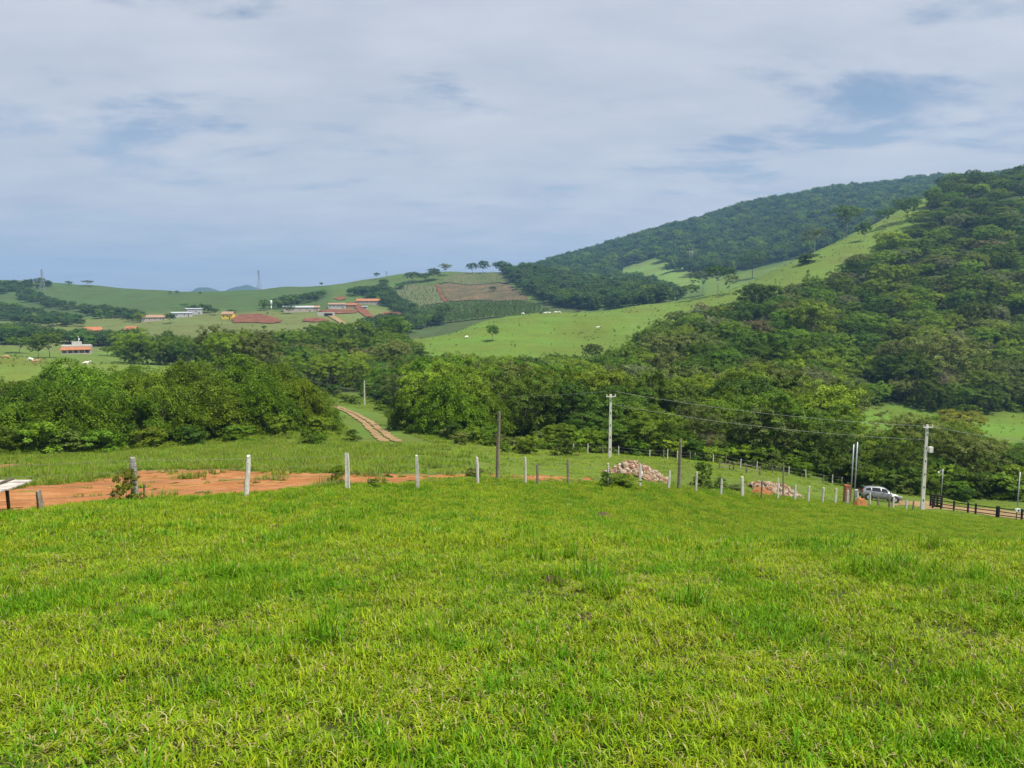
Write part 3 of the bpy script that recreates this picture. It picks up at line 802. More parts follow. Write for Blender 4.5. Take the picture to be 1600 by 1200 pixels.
# ------------------------------------------------------------------ valley belt and wooded hill
def jitter_grid(x0, x1, y0, y1, s, r):
    xs = np.arange(x0, x1, s); ys = np.arange(y0, y1, s)
    X, Y = np.meshgrid(xs, ys); X = X + (np.arange(len(ys)) % 2)[:, None] * s / 2
    return (X + r.uniform(-0.38, 0.38, X.shape) * s).ravel(), (Y + r.uniform(-0.38, 0.38, X.shape) * s).ravel()
r = np.random.default_rng(77)
KINDS = ['round_a', 'round_b', 'round_c', 'tall_d', 'wide_e', 'fine_f'] + LOW
TOP2 = ([635, 660, 700, 780, 860, 950, 985, 1010, 1045], [530, 540, 548, 552, 552, 545, 525, 500, 470])
TOPLINE = ([1300, 1335, 1345, 1400, 1412, 1535, 1550, 1700], [560, 640, 690, 690, 652, 655, 694, 694])
TONES = ['dark', 'mid', 'light', 'olive', 'pale', 'rust']
TREES = []      # x, y, z, H, W, kind, tone
for (y0, y1, s) in ((80, 130, 7.0), (130, 210, 8.2), (210, 320, 9.6), (320, 460, 11.0), (460, 860, 12.5)):
    X, Y = jitter_grid(-0.75 * y1, 0.78 * y1, y0, y1, s, r)
    px = px_of(X, Y)
    ok = in_forest(px, Y) & (px < 1700)
    X, Y, px = X[ok], Y[ok], px[ok]
    Z = ground(X, Y)
    for x, y, z, p_ in zip(X, Y, Z, px):
        tone = TONES[int(r.choice(6, p=[0.25, 0.32, 0.22, 0.12, 0.07, 0.02]))]
        if p_ < 660 and y > 300: tone = 'dark' if r.random() < 0.6 else 'mid'
        if p_ > 1300 and y > 480: tone = 'dark' if r.random() < 0.4 else tone
        k = KINDS[int(r.integers(6))]
        if y - float(np.interp(p_, *BELT_NEAR)) < 22 or (p_ > 1330 and 225 < y < 275) or p_ < 345: k = LOW[int(r.integers(3))]
        edge = y - float(np.interp(p_, *BELT_NEAR))
        H = r.uniform(7.5, 12.5) * (1.0 if y < 210 else 1.15)
        if p_ > 860 and edge < 14: H = r.uniform(4.5, 7.5)
        if 1340 < p_ < 1700 and 120 < y < 160: H = r.uniform(5.0, 7.5)
        if 640 < p_ < 1000 and y > 255: H *= 0.72
        if p_ < 345: H = r.uniform(11, 15)
        if y > 240 and p_ > 1000: H *= r.uniform(0.65, 1.25)
        if 400 < p_ < 660 and y < 300: H *= 0.8
        if r.random() < 0.10: H *= 1.35
        if p_ > 1300 and y < 165:      # low enough to leave the small pasture open to view
            lim = (float(np.interp(p_, *TOPLINE)) + r.uniform(-4, 14)); py_b = project((x, y, z))[1]
            H = min(H, max(1.6, (py_b - lim) * y / F))
        if 635 < p_ < 1045:            # the pasture above stays in view
            H = min(H, max(3.0, (project((x, y, z))[1] - float(np.interp(p_, *TOP2)) - r.uniform(0, 14)) * y / F))
        W = H * r.uniform(0.85, 1.15) * (PROTO[k]['W'] / PROTO[k]['H'])
        W = max(W, s * r.uniform(0.8, 1.15))
        TREES.append((x, y, z - 0.1, H, W, k, tone))
# big bamboo clumps of the middle belt (column, depth, height, width)
BAMBOO_MID = [(662, 112, 8.2, 10), (704, 100, 8.8, 10), (746, 103, 8.0, 9), (786, 114, 6.6, 8.5), (600, 235, 9, 13), (640, 220, 10, 14), (665, 200, 10, 14), (820, 165, 9.5, 13), (865, 195, 10, 14), (905, 225, 10, 15), (690, 140, 10, 12), (740, 150, 10, 13), (560, 250, 8, 13)]
bx_ = [(at(p_, d), min(h, 1.08 * (project(at(p_, d))[1] - float(np.interp(p_, [560, 600, 640, 700, 780, 1000], [560, 548, 545, 556, 562, 560]))) * d / F), w_) for p_, d, h, w_ in BAMBOO_MID]
TREES = [t_ for t_ in TREES if all((t_[0] - b_[0].x) ** 2 + (t_[1] - b_[0].y) ** 2 > (0.42 * b_[2]) ** 2 for b_ in bx_)]

# which crowns the picture shows: paint discs front to back in a small id buffer
BW, BH = 400, 300
idb = np.full((BH, BW), -1, np.int32)
yy_, xx_ = np.mgrid[0:BH, 0:BW]
order = np.argsort([t_[1] for t_ in TREES])
vis = np.zeros(len(TREES), int)
blk = [(p.x, p.y, p.z, 7.5, 12) for p in []]
for k in order:
    x, y, z, H, W, kd, tn = TREES[k]
    px0, py0 = project((x, y, z + 0.6 * H)); sx = W / 2 / y * F / 4; sy = 0.42 * H / y * F / 4
    cxp, cyp = px0 / 4, py0 / 4
    xa, xb, ya, yb = int(max(0, cxp - sx)), int(min(BW, cxp + sx + 1)), int(max(0, cyp - sy)), int(min(BH, cyp + sy + 1))
    if xa >= xb or ya >= yb: continue
    sub = idb[ya:yb, xa:xb]
    msk = (((xx_[ya:yb, xa:xb] - cxp) / sx) ** 2 + ((yy_[ya:yb, xa:xb] - cyp) / sy) ** 2 < 1) & (sub < 0)
    sub[msk] = k; vis[k] = msk.sum()
# terrain between camera and the crown top
for k in np.nonzero(vis)[0]:
    x, y, z, H, W, kd, tn = TREES[k]
    s_ = np.linspace(0.05, 0.97, 60)
    if np.any(ground(x * s_, y * s_) > (z + H) * s_): vis[k] = 0
ind = [k for k in np.argsort(-vis) if vis[k] > 0][:270]
indset = set(ind)
TONE_WORD = {'pale': 'pale grey-green', 'rust': 'brownish', 'dark': 'dark green', 'mid': 'mid green', 'light': 'light green', 'olive': 'olive green'}
KIND_WORD = {'round_a': 'rounded', 'round_b': 'broad rounded', 'round_c': 'compact', 'tall_d': 'tall narrow', 'wide_e': 'wide spreading', 'fine_f': 'fine-leaved', 'low_a': 'dense bushy', 'low_b': 'low-branched', 'low_c': 'broad low-branched'}
def zone_word(x, y, z, H):
    px, py = project((x, y, z + 0.6 * H))
    if px < 350: return 'in the dark row behind the orange-roofed house'
    if px < 660 and y > 300: return 'in the tree row below the far fields'
    if px < 660: return 'in the valley wood beyond the farm track'
    if px < 1000 and y > 230: return 'along the foot of the bright hill pasture'
    if px < 860: return 'in the wood around the large bamboo'
    if y < 125 and px < 1080: return 'in the row behind the left rubble pile'
    if y < 125 and px < 1330: return 'in the row behind the right rubble pile'
    if y < 160 and px < 1480: return 'directly behind the parked car'
    if y < 160: return 'behind the black rail fence'
    if y < 250 and px < 1180: return 'in the valley wood above the tall concrete pole'
    if y < 250: return 'in the valley wood left of the small pasture'
    if px < 1200 and y < 420: return 'on the wooded slope under the hill pasture'
    if px < 1200: return 'at the wood edge below the hill pasture'
    if y < 330: return 'at the hill foot above the small pasture'
    if y < 450: return 'halfway up the right wooded hill'
    if y < 600: return 'high on the right wooded hill'
    return 'on the right wooded hill skyline'
ORD = ['first', 'second', 'third', 'fourth', 'fifth', 'sixth', 'seventh', 'eighth', 'ninth', 'tenth', 'eleventh', 'twelfth', 'thirteenth', 'fourteenth', 'fifteenth', 'sixteenth', 'seventeenth', 'eighteenth']
def ordinal_labels(items):
    """items: (column, phrase); look-alikes in one place are told apart by their order from the left"""
    by = {}
    for n_, (c, ph) in enumerate(items): by.setdefault(ph, []).append((c, n_))
    out_ = [None] * len(items)
    for ph, l in by.items():
        l.sort()
        for q_, (c, n_) in enumerate(l): out_[n_] = ph if len(l) == 1 else (f'{ORD[q_]}-from-left {ph}' if q_ < 18 else ph)
    return out_
rows_ = []
for k in ind:
    x, y, z, H, W, kd, tn = TREES[k]
    zw = zone_word(x, y, z, H)
    rows_.append((project((x, y, z + H / 2))[0], f'{TONE_WORD[tn]} {KIND_WORD[kd]} tree {zw}'))
labs = ordinal_labels(rows_)
for k, lab in zip(ind, labs):
    x, y, z, H, W, kd, tn = TREES[k]
    plant(kd, 'tree', (x, y, z), H, W, LEAF[tn], label=lab, group='trees ' + zone_word(x, y, z, H))
rest = [t_ for k, t_ in enumerate(TREES) if k not in indset]
protos, pmap = [], {}
for kd in KINDS:
    jm = joined(kd, LEAF['mid'])
    for tn in TONES:
        pmap[(kd, tn)] = len(protos); protos.append((jm, LEAF[tn]))
def as_instances(lst):
    P = np.array([t_[:3] for t_ in lst]); n = len(P)
    S = np.array([(t_[4] / PROTO[t_[5]]['W'], t_[4] / PROTO[t_[5]]['W'], t_[3] / PROTO[t_[5]]['H']) for t_ in lst])
    rot = np.zeros((n, 3)); rot[:, 2] = r.uniform(0, 6.28, n)
    return P, rot, S
P, rot, S = as_instances(rest)
stuff_instances('forest', protos, P, rot, S, [pmap[(t_[5], t_[6])] for t_ in rest], 'rest of the closed wood filling the valley and the hill at the right')

X, Y = jitter_grid(-60, 190, 88, 300, 3.0, r); px = px_of(X, Y)
near_edge = (Y - np.interp(px, *BELT_NEAR) < 34) | ((px > 1330) & (Y > 136))
k = in_forest(px, Y) & near_edge & (px < 1690) & (px > 560); X, Y, px = X[k], Y[k], px[k]; n = len(X)
rot = np.zeros((n, 3)); rot[:, 2] = r.uniform(0, 6.28, n); s = r.uniform(0.5, 1.15, n)
lim_ = np.interp(px, *TOPLINE); gp = np.array([project(q_)[1] for q_ in zip(X, Y, ground(X, Y))])
s = np.where((px > 1335) & (Y < 165), np.minimum(s, np.clip((gp - lim_ - 3) * Y / F / 3.0, 0.25, 2)), s)
stuff_instances('undergrowth', [(joined(kk, LEAF[tt]), None) for kk in ('shrub', 'shrub_b') for tt in ('dark', 'mid', 'light')], np.stack([X, Y, ground(X, Y)], -1), rot, np.stack([s * 1.25, s * 1.25, s], -1), r.choice(6, n, p=[.2, .2, .1, .2, .2, .1]), 'thick undergrowth under and between the valley trees')

for n_, ((p, h, w_), nm) in enumerate(zip(bx_, BAMBOO_MID)):
    lab = ['feathery bamboo clump left of the largest clump, right of the farm track', 'largest bright bamboo clump in the middle of the valley', 'dark-sided bamboo clump behind the tall wooden post', 'low bamboo clump right of the tall wooden post',
           'bamboo clump above the lone white pole', 'bamboo clump at the left foot of the hill pasture', 'bright arching bamboo clump below the left end of the hill pasture', 'bamboo clump left above the tall concrete pole',
           'bamboo clump under the middle of the hill pasture', 'bamboo clump under the right part of the hill pasture', 'bamboo clump rising behind the largest clump', 'bamboo clump behind the tall wooden post, below the lone pasture tree', 'small bamboo clump just left of the lone white pole'][n_]
    plant(['bamboo_a', 'bamboo_b', 'bamboo_c'][n_ % 3], 'bamboo', p, h, w_, label=lab, cat='bamboo', group='bamboo clumps of the valley', stem='culms', foliage='leaves')

# ------------------------------------------------------------------ the big bamboo thicket at the left (column, depth, height, width)
THICK_TOP = ([-60, 0, 60, 100, 200, 280, 350, 430, 480, 515], [618, 600, 574, 564, 564, 562, 554, 556, 588, 640])
rl = np.random.default_rng(17); LEFT = []
for p_, d, w_, drop in [(-40, 72, 10, 40), (28, 74, 9.5, 46), (105, 76, 10, 50), (185, 80, 9.5, 48), (262, 86, 10.5, 40), (335, 90, 10.5, 42), (405, 94, 10.5, 34), (465, 99, 9, 16), (493, 104, 7, 4),
                        (-20, 98, 12, 18), (60, 100, 12, 20), (140, 103, 12, 16), (225, 108, 12.5, 16), (300, 110, 13, 14), (370, 114, 13, 10), (432, 118, 12, 4), (20, 128, 14, 2), (110, 130, 14, 0), (205, 132, 14, 2), (300, 136, 14, 0), (385, 140, 14, 0)]:
    g_ = at(p_, d); LEFT.append((p_, d, max(2.5, (project(g_)[1] - float(np.interp(p_, *THICK_TOP)) - 0.85 * drop + rl.uniform(-5, 7)) * d / F * 1.15), w_))
LW = ['cut by the picture edge', 'above the plank table', 'above the short wooden stub', 'above the lichen-covered fence post', 'between lichen-covered and leaning posts', 'just above the leaning grey post', 'right of the leaning grey post', 'next to last at the right end', 'lowest, by the farm track']
for n_, (p_, d, h, w_) in enumerate(LEFT):
    row = 'front row' if n_ < 9 else ('middle row' if n_ < 16 else 'back row')
    k = n_ if n_ < 9 else (n_ - 9 if n_ < 16 else n_ - 16)
    where = LW[k] if n_ < 9 else ['first', 'second', 'third', 'fourth', 'fifth', 'sixth', 'seventh'][k] + ' from the left'
    p = at(p_, d); p.z -= 0.2
    plant(['bamboo_a', 'bamboo_c', 'bamboo_b'][n_ % 3], 'bamboo', p, h, w_, label=f'leafy bamboo clump in {row} of left thicket, {where}', cat='bamboo', group='bamboo clumps of the left thicket', stem='culms', foliage='leaves')
# looser broadleaf shrubs along its foot and on its top
for n_, (p_, d, h, w_, tn) in enumerate([(10, 66, 2.6, 4, 'dark'), (60, 67, 3.4, 4.5, 'mid'), (100, 69, 2.2, 4, 'olive'), (150, 71, 2.4, 4.5, 'mid'), (235, 76, 2.2, 4, 'light'), (300, 80, 2.4, 4, 'dark'), (375, 84, 1.8, 4, 'mid'), (440, 88, 2.6, 4, 'light'), (500, 92, 2.4, 4, 'mid')]):
    p = at(p_, d)
    plant(['shrub', 'shrub_b'][n_ % 2], 'shrub', p, h, w_, LEAF[tn], label=f'{TONE_WORD[tn]} shrub at the foot of the left thicket, {["first", "second", "third", "fourth", "fifth", "sixth", "seventh", "eighth", "ninth"][n_]} from the left', cat='shrub', group='shrubs at the foot of the thicket', stem='stem', foliage='leaves')

# ------------------------------------------------------------------ single trees (column, base row, nearest depth, height px, width px, kind, tone, label)
def single(px, py, dmin, hpx, wpx, kind, tone, label, cat='tree', group=None, name='tree', dmax=4000):
    p = cast(px, py, dmin, dmax)
    if p is None: p = at(px, dmin)
    s = p.y / F
    return plant(kind, name, p, hpx * s, max(wpx * s, 0.3), LEAF[tone] if tone else None, label=label, cat=cat, group=group,
                 stem='trunk' if name == 'tree' else 'stem', foliage='crown' if name == 'tree' else 'leaves')
G = 'trees standing along the crest of the hill pasture'
for a in [(1322, 372, 480, 50, 42, 'umbrella', 'dark', 'tall umbrella tree with pale trunk on the hill pasture skyline'),
          (1350, 377, 480, 30, 18, 'tall_d', 'dark', 'small dark tree right of the tall umbrella tree'),
          (1385, 356, 520, 30, 26, 'umbrella', 'dark', 'middle-sized umbrella tree below the skyline wood'),
          (1418, 346, 540, 38, 40, 'round_b', 'dark', 'broad dark tree at the top end of the hill pasture'),
          (1273, 394, 480, 40, 40, 'sparse', 'olive', 'thin see-through tree left of the tall umbrella tree'),
          (1236, 402, 480, 14, 24, 'sparse', 'olive', 'low thin tree left of the see-through one'),
          (1175, 436, 470, 46, 42, 'round_b', 'dark', 'dark round tree standing alone beyond the pasture shoulder'),
          (1098, 462, 440, 40, 36, 'umbrella', 'olive', 'left tree of the grove on the low saddle'),
          (1122, 460, 440, 46, 40, 'umbrella', 'dark', 'tallest tree of the grove on the low saddle'),
          (1140, 460, 440, 34, 30, 'sparse', 'olive', 'right tree of the grove on the low saddle'),
          (1080, 470, 440, 26, 26, 'umbrella', 'dark', 'small tree at the left end of the saddle grove')]:
    single(*a, group=G)
single(770, 533, 330, 27, 19, 'round_c', 'mid', 'lone small tree casting a round shadow on the bright pasture')
single(1262, 411, 440, 16, 42, 'shrub_b', 'dark', 'dark low thicket standing in for tree shadow on the open hill pasture', 'shrub', name='shrub')  # dark leafy mass put in place of the see-through tree's cast shadow
single(1262, 432, 420, 10, 6, 'shrub', 'mid', 'tiny upright bush on the open hill pasture', 'shrub', name='shrub')
single(1318, 425, 420, 26, 20, 'bare_tree', None, 'leafless grey tree at the edge of the hill pasture')
single(696, 508, 480, 33, 27, 'umbrella', 'dark', 'dark tree rising behind the left crest of the bright pasture')
single(745, 506, 490, 26, 9, 'sparse', 'olive', 'thin bare-stemmed tree behind the bright pasture crest')
single(925, 574, 240, 40, 32, 'round_b', 'dark', 'dark round tree at the foot of the bright pasture')
G = 'trees on the far left skyline'
for a in [(645, 442, 900, 18, 26, 'round_b', 'dark', 'dark bushy tree left of the flat-topped skyline tree'), (664, 440, 900, 14, 18, 'round_a', 'dark', 'middle dark tree beside the flat-topped skyline tree'),
          (678, 438, 900, 20, 20, 'round_c', 'dark', 'dark tree just under the flat-topped skyline tree'), (696, 431, 950, 19, 18, 'umbrella', 'olive', 'flat-topped tree on the far hill crest'),
          (738, 428, 950, 18, 18, 'round_b', 'dark', 'left one of the paired round trees on the far crest'), (755, 427, 950, 20, 19, 'round_a', 'dark', 'right one of the paired round trees on the far crest'),
          (589, 437, 900, 11, 10, 'umbrella', 'dark', 'tiny umbrella tree on the far ridge'), (502, 447, 900, 6, 5, 'round_c', 'dark', 'single speck of a tree on the bare ridge'),
          (600, 450, 800, 15, 16, 'round_b', 'dark', 'dark tree below the tiny umbrella tree'), (625, 452, 800, 10, 16, 'round_a', 'dark', 'low dark tree on the far slope under the ridge'),
          (137, 447, 900, 9, 17, 'umbrella', 'olive', 'flat wide tree on the left ridge'), (108, 446, 900, 7, 10, 'round_a', 'dark', 'small round tree left of the flat wide tree'),
          (266, 460, 900, 5, 5, 'round_b', 'dark', 'first speck tree on the left ridge dip'), (277, 460, 900, 6, 6, 'round_a', 'dark', 'second speck tree on the left ridge dip'), (313, 461, 900, 5, 5, 'round_b', 'dark', 'speck tree below the conical blue mountain')]:
    single(*a, group=G)
G = 'trees around the far farmhouses'
for a in [(289, 484, 600, 10, 13, 'umbrella', 'dark', 'lone tree on the green ridge above the grey shed'), (335, 493, 600, 12, 14, 'round_b', 'dark', 'round dark tree right of the grey shed'),
          (362, 491, 600, 8, 13, 'round_a', 'dark', 'low dark tree above the yellow house'), (266, 505, 520, 16, 17, 'round_c', 'dark', 'dark tree between the tan house and the grey shed'),
          (452, 490, 520, 13, 18, 'round_b', 'dark', 'dark round tree in front of the long white shed'), (413, 517, 450, 9, 7, 'round_c', 'mid', 'small tree on the field below the red cutting'),
          (418, 495, 500, 8, 6, 'sparse', 'dark', 'small tree on top of the red cutting'), (770, 456, 800, 9, 11, 'round_b', 'dark', 'round dark bush alone on the brown field'),
          (78, 566, 330, 42, 42, 'round_b', 'dark', 'big dark tree left of the orange-roofed house'), (60, 560, 330, 30, 26, 'round_a', 'dark', 'smaller dark tree at the left of the big one by the house'),
          (30, 552, 330, 26, 40, 'wide_e', 'mid', 'wide green tree at the far left behind the cattle'), (168, 556, 320, 16, 20, 'round_c', 'mid', 'small green tree right of the orange-roofed house'),
          (183, 558, 320, 14, 16, 'shrub', 'mid', 'low green bush right of the orange-roofed house'), (5, 530, 420, 20, 30, 'round_b', 'dark', 'dark tree at the left picture edge beyond the cattle')]:
    single(*a, group=G)
# pale and bare trees that stand out in the wood
for px, py, dm, hp, wp, kd, tn, lab in [(1480, 640, 240, 62, 46, 'bare_tree', None, 'leafless brownish tree at the edge of the small right pasture'), (1312, 525, 330, 34, 22, 'bare_tree_b', None, 'bare pale tree standing out in the wooded slope'),
                                        (1110, 730, 92, 46, 44, 'bare_tree_b', None, 'leafless grey shrub-like tree in the first row behind the fences'), (1590, 590, 245, 30, 36, 'bare_tree', None, 'brown dry tree at the right picture edge'),
                                        (1215, 600, 215, 40, 22, 'bare_tree', None, 'slim bare grey tree low in the valley wood'), (1400, 470, 380, 26, 18, 'bare_tree_b', None, 'small bare tree halfway up the wooded hill'), (1520, 505, 330, 34, 20, 'bare_tree_b', None, 'pale dead tree high in the wood near the right edge'), (1175, 590, 225, 30, 20, 'bare_tree', None, 'bare twiggy tree among the crowns left of the olive tree'), (860, 640, 150, 34, 26, 'bare_tree_b', None, 'greyish leafless tree in the middle valley wood'),
                                        (1498, 690, 140, 50, 74, 'wide_e', 'yellow', 'yellow-flowering tree beside the small right pasture'), (1005, 660, 130, 72, 96, 'wide_e', 'olive', 'pale feathery wide tree right of the tall concrete pole'),
                                        (1285, 690, 130, 80, 130, 'fine_f', 'olive', 'large olive tree left of the small right pasture'), (1425, 740, 105, 92, 110, 'fine_f', 'olive', 'large fine-leaved tree behind the transformer pole')]:
    single(px, py, dm, hp, wp, kd, tn, lab)

# ------------------------------------------------------------------ masses too far away to count
def pix_scatter(polys, sx, sy, dmin, dmax, holes=()):
    out_ = []
    for poly in polys:
        P_ = np.array(poly, float); x0, y0 = P_.min(0); x1, y1 = P_.max(0)
        X, Y = np.meshgrid(np.arange(x0, x1 + sx, sx), np.arange(y0, y1 + sy, sy))
        X = (X + r.uniform(-0.5, 0.5, X.shape) * sx).ravel(); Y = (Y + r.uniform(-0.5, 0.5, Y.shape) * sy).ravel()
        k = inside(poly, X, Y)
        for h in holes: k &= ~inside(h, X, Y)
        for x, y in zip(X[k], Y[k]):
            p = cast(x, y, dmin, dmax)
            if p: out_.append(p)
    return out_
FARK = ['far_a', 'far_b', 'far_c', 'far_d']
MAT_FAR2 = LEAF['far']
fprotos = [(joined(k, MAT_FAR2), None) for k in FARK] + [(joined(k, LEAF['mid']), None) for k in FARK[:2]]
def mass(name, pts, h0, h1, label, w=1.15, pm=0.12):
    n = len(pts); P = np.array([tuple(p) for p in pts]); h = r.uniform(h0, h1, n)
    S = np.stack([h / 10 * w * r.uniform(0.9, 1.2, n)] * 2 + [h / 10], -1)
    rot = np.zeros((n, 3)); rot[:, 2] = r.uniform(0, 6.28, n)
    idx = np.where(r.random(n) < pm, r.integers(4, 6, n), r.integers(0, 4, n))
    P[:, 2] -= 0.1 * h
    return stuff_instances(name, fprotos, P, rot, S, idx, label)
mount = []
X, Y = jitter_grid(20, 1250, 1000, 1820, 12.5, r)
px = px_of(X, Y); ok = (px > 815) & (px < 1640)
clr = (px > 940) & (px < 1092) & (Y > 950) & (Y < 1330) & (wavy(X, Y, 90, 5) > -0.25)
dn = np.interp(px, [815, 860, 950, 1050, 1640], [1250, 1180, 1060, 1010, 1010])
ok &= ~clr & (Y > dn)
X, Y = X[ok], Y[ok]; Z = ground(X, Y)
mass('forest', [Vector(p) for p in zip(X, Y, Z)], 9, 22, 'unbroken forest covering the blue-green mountain', 1.05, 0.3)
dark = pix_scatter([[(768, 424), (790, 424), (822, 426), (860, 434), (905, 430), (960, 440), (1000, 446), (1052, 458), (1066, 470), (1010, 482), (900, 485), (872, 480), (850, 470), (828, 460), (806, 444)]], 7, 4, 600, 1300)
mass('forest', dark, 11, 17, 'dark wood between the far fields and the mountain', 1.25, 0.05)
leftw = pix_scatter([[(0, 448), (40, 444), (60, 443), (90, 447), (60, 451), (30, 456), (0, 462)], [(30, 458), (46, 458), (84, 474), (118, 482), (116, 488), (70, 482), (30, 470)], [(118, 484), (160, 487), (228, 500), (226, 505), (150, 498), (118, 491)],
                     [(0, 478), (40, 490), (90, 499), (135, 506), (130, 511), (60, 512), (0, 502)], [(0, 515), (40, 520), (60, 526), (0, 530)], [(92, 535), (140, 534), (200, 533), (214, 536), (180, 542), (100, 542)]], 6.5, 4.5, 420, 1300)
mass('forest', leftw, 6, 10, 'dark hedges and small woods on the left hills', 1.3, 0.1)
rows = pix_scatter([[(408, 483), (450, 472), (508, 462), (510, 467), (460, 480), (412, 487)], [(570, 458), (612, 452), (622, 470), (645, 486), (648, 497), (622, 492), (600, 480), (575, 468)], [(540, 461), (575, 453), (577, 458), (545, 465)],
                    [(600, 513), (640, 507), (668, 507), (655, 516), (625, 527), (600, 526)], [(300, 489), (330, 488), (330, 491), (300, 492)], [(645, 500), (662, 497), (690, 507), (660, 512), (560, 520), (560, 516)], [(0, 536), (60, 528), (110, 540), (60, 550), (0, 550)]], 6, 4, 480, 1100)
mass('forest', rows, 6.5, 11, 'dark tree rows and groves among the far farm fields', 1.25, 0.1)

# coffee and young crops: rows of small bushes
cm = joined('shrub', LEAF['dark']); cm2 = joined('shrub', LEAF['olive'])
def crop(name, poly, along, across, ang, h, label, me, drop=0.1):
    P_ = np.array(poly); c = P_.mean(0); e = np.abs(P_ - c).max() * 1.5
    U, V_ = np.meshgrid(np.arange(-e, e, along), np.arange(-e, e, across))
    U = U + r.uniform(-0.4, 0.4, U.shape) * along; V_ = V_ + r.uniform(-0.12, 0.12, U.shape) * across + 3 * np.sin(U / 60)
    X = (c[0] + U * math.cos(ang) - V_ * math.sin(ang)).ravel(); Y = (c[1] + U * math.sin(ang) + V_ * math.cos(ang)).ravel()
    k = inside(poly, X, Y) & (r.random(len(X)) > drop); X, Y = X[k], Y[k]; n = len(X)
    rot = np.zeros((n, 3)); rot[:, 2] = r.uniform(0, 6.28, n)
    s = h / 3.0 * r.uniform(0.7, 1.25, n)
    stuff_instances(name, [(me, None)], np.stack([X, Y, ground(X, Y) + 0.3], -1), rot, np.stack([s * 1.1, s * 1.1, s], -1), np.zeros(n), label)
def lod(kind, n, mt):
    p = PROTO[kind]['crown']; V = np.empty(len(p.vertices) * 3, np.float32); p.vertices.foreach_get('co', V); V = V.reshape(-1, 4, 3)
    k = r.choice(len(V), n, replace=False); V = V[k]; c = V.mean(1, keepdims=True); V = (V - c) * 4.0 + c
    return mesh_np(kind + '_small', V.reshape(-1, 3), [np.arange(n * 4).reshape(-1, 4)], mt, {'var': np.repeat(r.random(n), 4)})
bush_d, bush_o = lod('shrub', 130, LEAF['dark']), lod('shrub', 90, LEAF['olive'])
crop('coffee_shrubs', FIELDS['coffee'], 2.0, 5.2, 0.06, 2.4, 'dense coffee rows of the dark green field', bush_d, 0.05)
crop('coffee_shrubs', FIELDS['olive'], 2.4, 5.0, 0.0, 1.7, 'young coffee rows on the crown of the far hill', bush_o, 0.12)
crop('coffee_shrubs', FIELDS['brown'], 2.6, 4.6, 0.0, 1.4, 'sparse rows of stumps and bushes on the brown field', bush_o, 0.4)
crop('coffee_shrubs', FIELDS['young'], 3.2, 5.5, 0.9, 1.9, 'spotty young crop left of the red path', bush_d, 0.3)

# weeds and tussocks dotted over the open pastures
wp = []
for (px0, px1, d0, d1, n) in ((640, 1000, 300, 515, 260), (1000, 1430, 420, 640, 700), (-40, 330, 170, 290, 150), (1350, 1640, 165, 235, 120), (0, 560, 420, 800, 420)):
    for _ in range(n):
        pxx, d = r.uniform(px0, px1), math.sqrt(r.uniform(d0 * d0, d1 * d1))
        if in_forest(pxx, d): continue
        x = (pxx - 800) / 1207 * d; wp.append((x, d, gz(x, d)))
n = len(wp); rot = np.zeros((n, 3)); rot[:, 2] = r.uniform(0, 6.28, n); s = r.uniform(0.08, 0.30, n)
stuff_instances('weeds', [(lod('shrub_b', 160, LEAF['mid']), None), (lod('shrub', 120, LEAF['dark']), None)], wp, rot, np.stack([s * 1.3, s * 1.3, s], -1), r.integers(0, 2, n), 'weeds and tussocks dotted over the open pastures')
# ------------------------------------------------------------------ grass
def blades(seed, n, rad, l0, l1, w, lean, segs=3, straw=0.0, clump=0.0, upright=0.0):
    r = np.random.default_rng(seed)
    nc = max(1, int(n / 10))
    cc = rad * np.sqrt(r.random(nc))[:, None] * unit(r.normal(size=(nc, 2)))
    P = cc[r.integers(0, nc, n)] + r.normal(size=(n, 2)) * 0.024 if clump else rad * np.sqrt(r.random(n))[:, None] * unit(r.normal(size=(n, 2)))
    az = r.uniform(0, 2 * math.pi, n); Ln = r.uniform(l0, l1, n); Wd = w * r.uniform(0.6, 1.25, n)
    le = np.clip(r.normal(lean, 0.38, n), 0.05, 1.5)            # tilt from vertical at the tip
    dirx = np.stack([np.cos(az), np.sin(az)], -1); side = np.stack([-np.sin(az), np.cos(az)], -1)
    V = []; tot = segs
    for s in range(segs + 1):
        u = s / segs
        ang = le * (0.35 + 0.65 * u) * u ** 0.3
        hx = Ln * u * np.sin(ang); hz = Ln * u * np.cos(ang)
        wd = Wd * (1 - u ** 2.2) * (0.75 + 0.5 * u) if s < segs else Wd * 0
        c = np.concatenate([P + dirx * hx[:, None], (hz - 0.01)[:, None]], 1)
        sd = np.concatenate([side, np.zeros((n, 1))], 1) * wd[:, None] / 2
        if s < segs: V += [c - sd, c + sd]
        else: V.append(c)
    k = 2 * segs + 1
    Vv = np.stack(V, 1).reshape(-1, 3)
    b = np.arange(n) * k
    quads = np.concatenate([np.stack([b + 2 * s, b + 2 * s + 1, b + 2 * s + 3, b + 2 * s + 2], -1) for s in range(segs - 1)]) if segs > 1 else np.zeros((0, 4), int)
    tris = np.stack([b + 2 * segs - 2, b + 2 * segs - 1, b + 2 * segs], -1)
    isd = r.random(n) < straw
    var = np.repeat(np.clip(r.beta(2, 2, n), 0, 1), k)
    mi = np.concatenate([np.tile(isd, segs - 1), isd]).astype(int)
    return Vv, [quads, tris], var, mi
def grass_mesh(name, mats, **k):
    V, Fs, var, mi = blades(**k)
    return mesh_np(name, V, Fs, None, {'var': var}, mats=mats, mat_idx=mi)
MAT_LUSH = mat_leaf('lush_grass_blade', (0.052, 0.160, 0.003), (0.190, 0.400, 0.010), 0.30, 0.5, 0.14)
GM, RM, LM = [MAT_GRASS, MAT_STRAW], [MAT_ROUGH, MAT_STRAW], [MAT_LUSH, MAT_STRAW]
